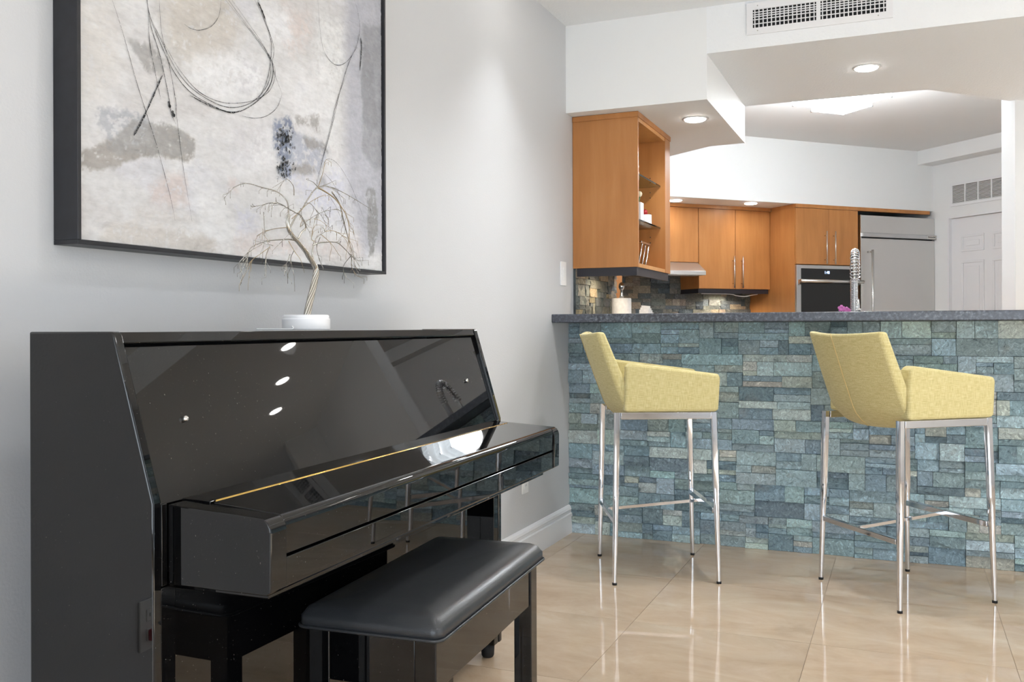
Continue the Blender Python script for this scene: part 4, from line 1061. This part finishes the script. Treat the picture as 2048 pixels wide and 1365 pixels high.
def mix(m, c):
    base[:] = base * (1 - m[..., None]) + np.array(c)[None, None] * m[..., None]
mix(np.clip((n1 - .02) * 5, 0, .75), (229, 229, 229)); mix(np.clip((n2 - .10) * 5, 0, .4), (197, 192, 189)); mix(np.clip((-n2 - .10) * 5, 0, .45), (199, 199, 206))
def sdf(poly):
    P = np.array(poly); d = np.full(UU.shape, 1e9); ins = np.zeros(UU.shape, bool)
    for (x0, y0), (x1, y1) in zip(P, np.roll(P, -1, 0)):
        ex, ey = x1 - x0, y1 - y0; wx, wy = UU - x0, VV - y0
        t = np.clip((wx * ex + wy * ey) / (ex * ex + ey * ey + 1e-12), 0, 1)
        d = np.minimum(d, (wx - ex * t) ** 2 + (wy - ey * t) ** 2)
        c = ((y0 <= VV) != (y1 <= VV)) & (UU < (x1 - x0) * (VV - y0) / (y1 - y0 + 1e-12) + x0)
        ins ^= c
    return np.where(ins, 1, -1) * np.sqrt(d)
for c, soft, rough, op, poly in PATCHES:
    e = sdf(poly) + rough * 1.7 * vnoise(30, 30, 5, .75)
    m = np.clip(.5 + e / (2 * soft), 0, 1) * op
    m *= np.clip(1.0 + (.9 if rough > .02 else .35) * vnoise(60, 50, 3, .75), .3, 1)
    if rough >= .018: m *= .25 + .75 * np.clip((vnoise(80, 95, 3, .8) + .5 - (.36 if rough > .022 else .28)) * 9, 0, 1)
    mix(m, c)
base += (vnoise(90, 90, 2)[..., None] * 10 + n3[..., None] * 14)
base = np.clip(base * np.array([.94, .942, .948]), 20, 250) / 255.0
linc = np.where(base <= .04045, base / 12.92, ((base + .055) / 1.055) ** 2.4)
relief = vnoise(70, 110, 4, .6) * .004
vs = np.stack([np.full(UU.size, PD - .010) + relief.ravel(), UU.ravel(), VV.ravel()], 1)
idx = np.arange(NU * NV).reshape(NV, NU)
fs = np.stack([idx[:-1, :-1].ravel(), idx[:-1, 1:].ravel(), idx[1:, 1:].ravel(), idx[1:, :-1].ravel()], 1)
me = bpy.data.meshes.new('canvas'); me.from_pydata(vs.tolist(), [], fs.tolist())
at = me.attributes.new('paint', 'FLOAT_COLOR', 'POINT')
at.data.foreach_set('color', np.concatenate([linc.reshape(-1, 3), np.ones((UU.size, 1))], 1).astype(np.float32).ravel())
me.materials.append(M['canvas'])
cv = bpy.data.objects.new('canvas', me); COL.objects.link(cv); cv.parent = pa
me.polygons.foreach_set('use_smooth', [True] * len(me.polygons))
obj('stretcher', box(new(), .001, PD - .014, .012, PW - .012, .012, PH - .012), 'white', pa)
def ribbon(bm, pts, wd, x):
    P = spline([(0, a, b) for a, b in pts], 6); n = len(P); prev = None; rr = random.Random(len(pts))
    for i, p in enumerate(P):
        t = (P[min(i + 1, n - 1)] - P[max(i - 1, 0)]); t.normalize(); s = Vector((0, -t.z, t.y)) * wd * .5 * rr.uniform(.55, 1.25) * min(1, .3 + 3 * min(i, n - 1 - i) / n)
        a = p - s; b = p + s
        cur = (bm.verts.new((x, a.y, min(max(a.z, .012), PH - .012))), bm.verts.new((x, b.y, min(max(b.z, .012), PH - .012))))
        if prev:
            try: bm.faces.new((prev[0], prev[1], cur[1], cur[0]))
            except ValueError: pass
        prev = cur
bm = new()
for wd, pts in STROKES: ribbon(bm, pts, wd, PD - .0076)
rr = random.Random(5)
for a, b in SPECKS:
    s = rr.uniform(.0012, .0042); ribbon(bm, [(a, b), (a + rr.uniform(-1, 1) * s, b - s), (a + rr.uniform(-1, 1) * s, b - 2.2 * s)], s * 1.3, PD - .0074)
o = obj('charcoal_strokes', bm, 'pencil', pa); o['kind'] = 'stuff'

# ------------------------------------------------------------------ wire tree ornament on the piano
ca, sa = math.cos(R(1.8)), math.sin(R(1.8))
tr = thing('wire_tree', 'silver wire tree ornament on a round white base on the piano', 'ornament', (.164 + .09 * ca - .714 * sa, 1.157 + .09 * sa + .714 * ca, 1.0355), R(1.8))
bm = new(); lathe(bm, [(0, 0), (.056, 0), (.0575, .003), (.0575, .026), (.055, .028), (.055, .033), (.053, .036), (0, .036)], 36); obj('base', bm, 'white', tr, bevel=.0006)
bm = new(); tube(bm, spline([(.0, -.055, .006), (.012, -.075, .008), (.02, -.088, .0022), (-.02, -.096, .0022), (-.07, -.10, .0022)], 6), .0016, 6); obj('power_cable', bm, 'white', tr, smooth=True)
rw = random.Random(21)
tips = []
for wi, (kind, pts) in enumerate(WIRES):
    if kind == 'trunk':
        P3 = [(0, a, b) for a, b in pts]; P3[0] = (0, pts[0][0], .034)
        S = spline(P3, 5)
        for k in range(6):
            bm = new(); n = len(S); out = []; rad = []
            for i, p in enumerate(S):
                f = i / (n - 1); r = .0058 * (1 - .55 * f); ang = k * math.pi / 3 + i * .22
                out.append(p + Vector((math.cos(ang) * r, math.sin(ang) * r, 0))); rad.append(.0036 * (1 - .45 * f))
            tube(bm, out, rad, 6); obj('trunk_strand', bm, 'wire', tr, smooth=True)
        continue
    dp = rw.uniform(-.05, .05) if wi > 3 else 0.0
    n = len(pts); P3 = [(dp * min(1.0, i / max(1, n - 1) * 1.6), a, b) for i, (a, b) in enumerate(pts)]
    S = spline(P3, 5); m = len(S); big = n >= 6
    r0 = .0021 if big else .0011
    bm = new(); tube(bm, S, [r0 * (1 - .72 * i / (m - 1)) for i in range(m)], 6)
    for i, p in enumerate(S):          # fine twigs sprouting from the branch
        if i > m * .35 and rw.random() < .42:
            d = (S[min(i + 1, m - 1)] - S[max(i - 1, 0)]).normalized()
            L = rw.uniform(.015, .045); side_ = Vector((rw.uniform(-.6, .6), rw.uniform(-.7, .7), rw.uniform(-.7, .35)))
            e = p + (d * .8 + side_) * L; q_ = p + (d * .9 + side_ * .4) * L * .5
            tube(bm, [p, q_, e, e + Vector((0, 0, -.3 * L))], [.0007, .0006, .0005, .0005], 4)
    obj('branch', bm, 'wire' if wi % 3 else 'twig', tr, smooth=True)

# ------------------------------------------------------------------ bar stools (local x = forward, y = left)
def make_stool(label, loc, rz):
    st = thing('bar_stool', label, 'bar stool', loc, rz, 'upholstered bar stools at the stone bar')
    for sx in (-1, 1):
        for sy in (-1, 1):
            tx, ty = sx * .196, sy * .222; fx, fy = sx * .212, sy * .236
            zs = [.0, .010, .29, .40, .672]
            bm = new(); rings = []
            for z in (.010, .28, .40, .694):
                f = 1 - z / .694; cx, cy = tx + (fx - tx) * f, ty + (fy - ty) * f
                h = .0088 if z < .02 else (.0120 if z < .3 else .0125)
                ro = 1.0 if z < .02 else (.75 if z < .3 else 0.0)
                ring = []
                for k in range(16):
                    a = 2 * math.pi * (k + .5) / 16; c, s = math.cos(a), math.sin(a)
                    q_ = max(abs(c), abs(s)); sqx, sqy = c / q_, s / q_
                    ring.append(bm.verts.new((cx + h * (c * ro + sqx * (1 - ro)), cy + h * (s * ro + sqy * (1 - ro)), z)))
                rings.append(ring)
            for r0, r1 in zip(rings, rings[1:]):
                for k in range(16): bm.faces.new((r0[k], r0[(k + 1) % 16], r1[(k + 1) % 16], r1[k]))
            bm.faces.new(rings[0][::-1]); bm.faces.new(rings[-1])
            lg = obj('leg', bm, 'chrome', st, smooth=True)
            lg.data.set_sharp_from_angle(angle=R(35))
            obj('foot_pad', lathe(new(), [(0, 0), (.0095, 0), (.0098, .0095), (0, .0098)], 14, (fx, fy, 0)), 'rubber', lg, smooth=True)
    for sy in (-1, 1):
        ya, yb = sorted((sy * .209, sy * .2345)); obj('seat_rail', box(new(), -.183, .183, ya, yb, .666, .694), 'chrome', st, bevel=.002)
    obj('seat_rail', box(new(), .184, .208, -.209, .209, .666, .694), 'chrome', st, bevel=.002)
    # footrest: two cross bars and a linking bar
    obj('foot_bar', box(new(), .190, .2155, -.218, .218, .283, .305), 'chrome', st, bevel=.002)
    obj('foot_bar', box(new(), -.2155, -.195, -.218, .218, .244, .264), 'chrome', st, bevel=.002)
    bm = new(); tube(bm, [(-.205, 0, .262), (.200, 0, .296)], .0085, 4, square=True); obj('link_bar', bm, 'chrome', st)
    # upholstery
    bm = new(); cushion(bm, .150, .165, .695, .775, .02, .008); s = obj('seat_cushion', bm, 'fabric', st, smooth=True); s.location = (.055, 0, 0)
    obj('under_seat', box(new(), -.14, .18, -.205, .205, .684, .6945), 'rubber', st)
    NW, NZ = 15, 15
    bm = new(); front = []; rear = []
    for j in range(NZ):
        f = j / (NZ - 1)
        fr_, rr_ = [], []
        for i in range(NW):
            t = -1 + 2 * i / (NW - 1)
            hw = .222 - .004 * f
            y = t * hw
            ztop = 1.020 - .010 * (1 - t * t)
            zbot = .668 - .016 * (1 - abs(t) ** 2.2)
            z = zbot + (ztop - zbot) * f
            lean = -.175 - .135 * f ** .9
            bow = .030 * t * t
            under = .034 * max(0, (.18 - f) / .18) ** 1.5
            tk = .060 - .022 * f
            # rounding at top and side edges
            rr_.append(bm.verts.new((lean + bow + under - .012 * (1 - t * t), y, z)))
            fr_.append(bm.verts.new((lean + bow * .9 + tk + .0, y, z + .0)))
        front.append(fr_); rear.append(rr_)
    for j in range(NZ - 1):
        for i in range(NW - 1):
            bm.faces.new((rear[j][i], rear[j][i + 1], rear[j + 1][i + 1], rear[j + 1][i]))
            bm.faces.new((front[j][i + 1], front[j][i], front[j + 1][i], front[j + 1][i + 1]))
    for i in range(NW - 1):
        bm.faces.new((rear[-1][i], rear[-1][i + 1], front[-1][i + 1], front[-1][i])); bm.faces.new((front[0][i], front[0][i + 1], rear[0][i + 1], rear[0][i]))
    for j in range(NZ - 1):
        bm.faces.new((front[j][0], rear[j][0], rear[j + 1][0], front[j + 1][0])); bm.faces.new((rear[j][-1], front[j][-1], front[j + 1][-1], rear[j + 1][-1]))
    back = obj('backrest', bm, 'fabric', st, bevel=.014, seg=4)
    bm = new(); P = []
    for j in range(NZ):
        f = j / (NZ - 1); t = .06; zt = 1.020 - .010; zb = .668 - .016; z = zb + (zt - zb) * f
        P.append((-.175 - .135 * f ** .9 + .034 * max(0, (.18 - f) / .18) ** 1.5 - .0125, t * .22, z))
    tube(bm, P, .0022, 6); obj('seam', bm, 'thread', back, smooth=True)
    for sy in (-1, 1):
        # arm slab: sloping top, raked rear edge leaving a slit beside the back
        prof = [(-.168, .695), (.205, .695), (.214, .705), (.222, .836), (.214, .846), (.205, .849), (-.138, .893), (-.154, .889), (-.162, .876), (-.170, .72)]
        bm = new()
        ya, yb = (.178, .2365) if sy > 0 else (-.2365, -.178)
        prism(bm, prof, ya, yb, axis='y'); obj('armrest', bm, 'fabric', st, bevel=.012, seg=4)
    return st
make_stool('yellow linen bar stool nearest the piano, seen from its side', (.582, 3.899, 0), R(24.8))
make_stool('yellow linen bar stool farther from the piano, showing its back', (1.562, 3.949, 0), R(39.5))
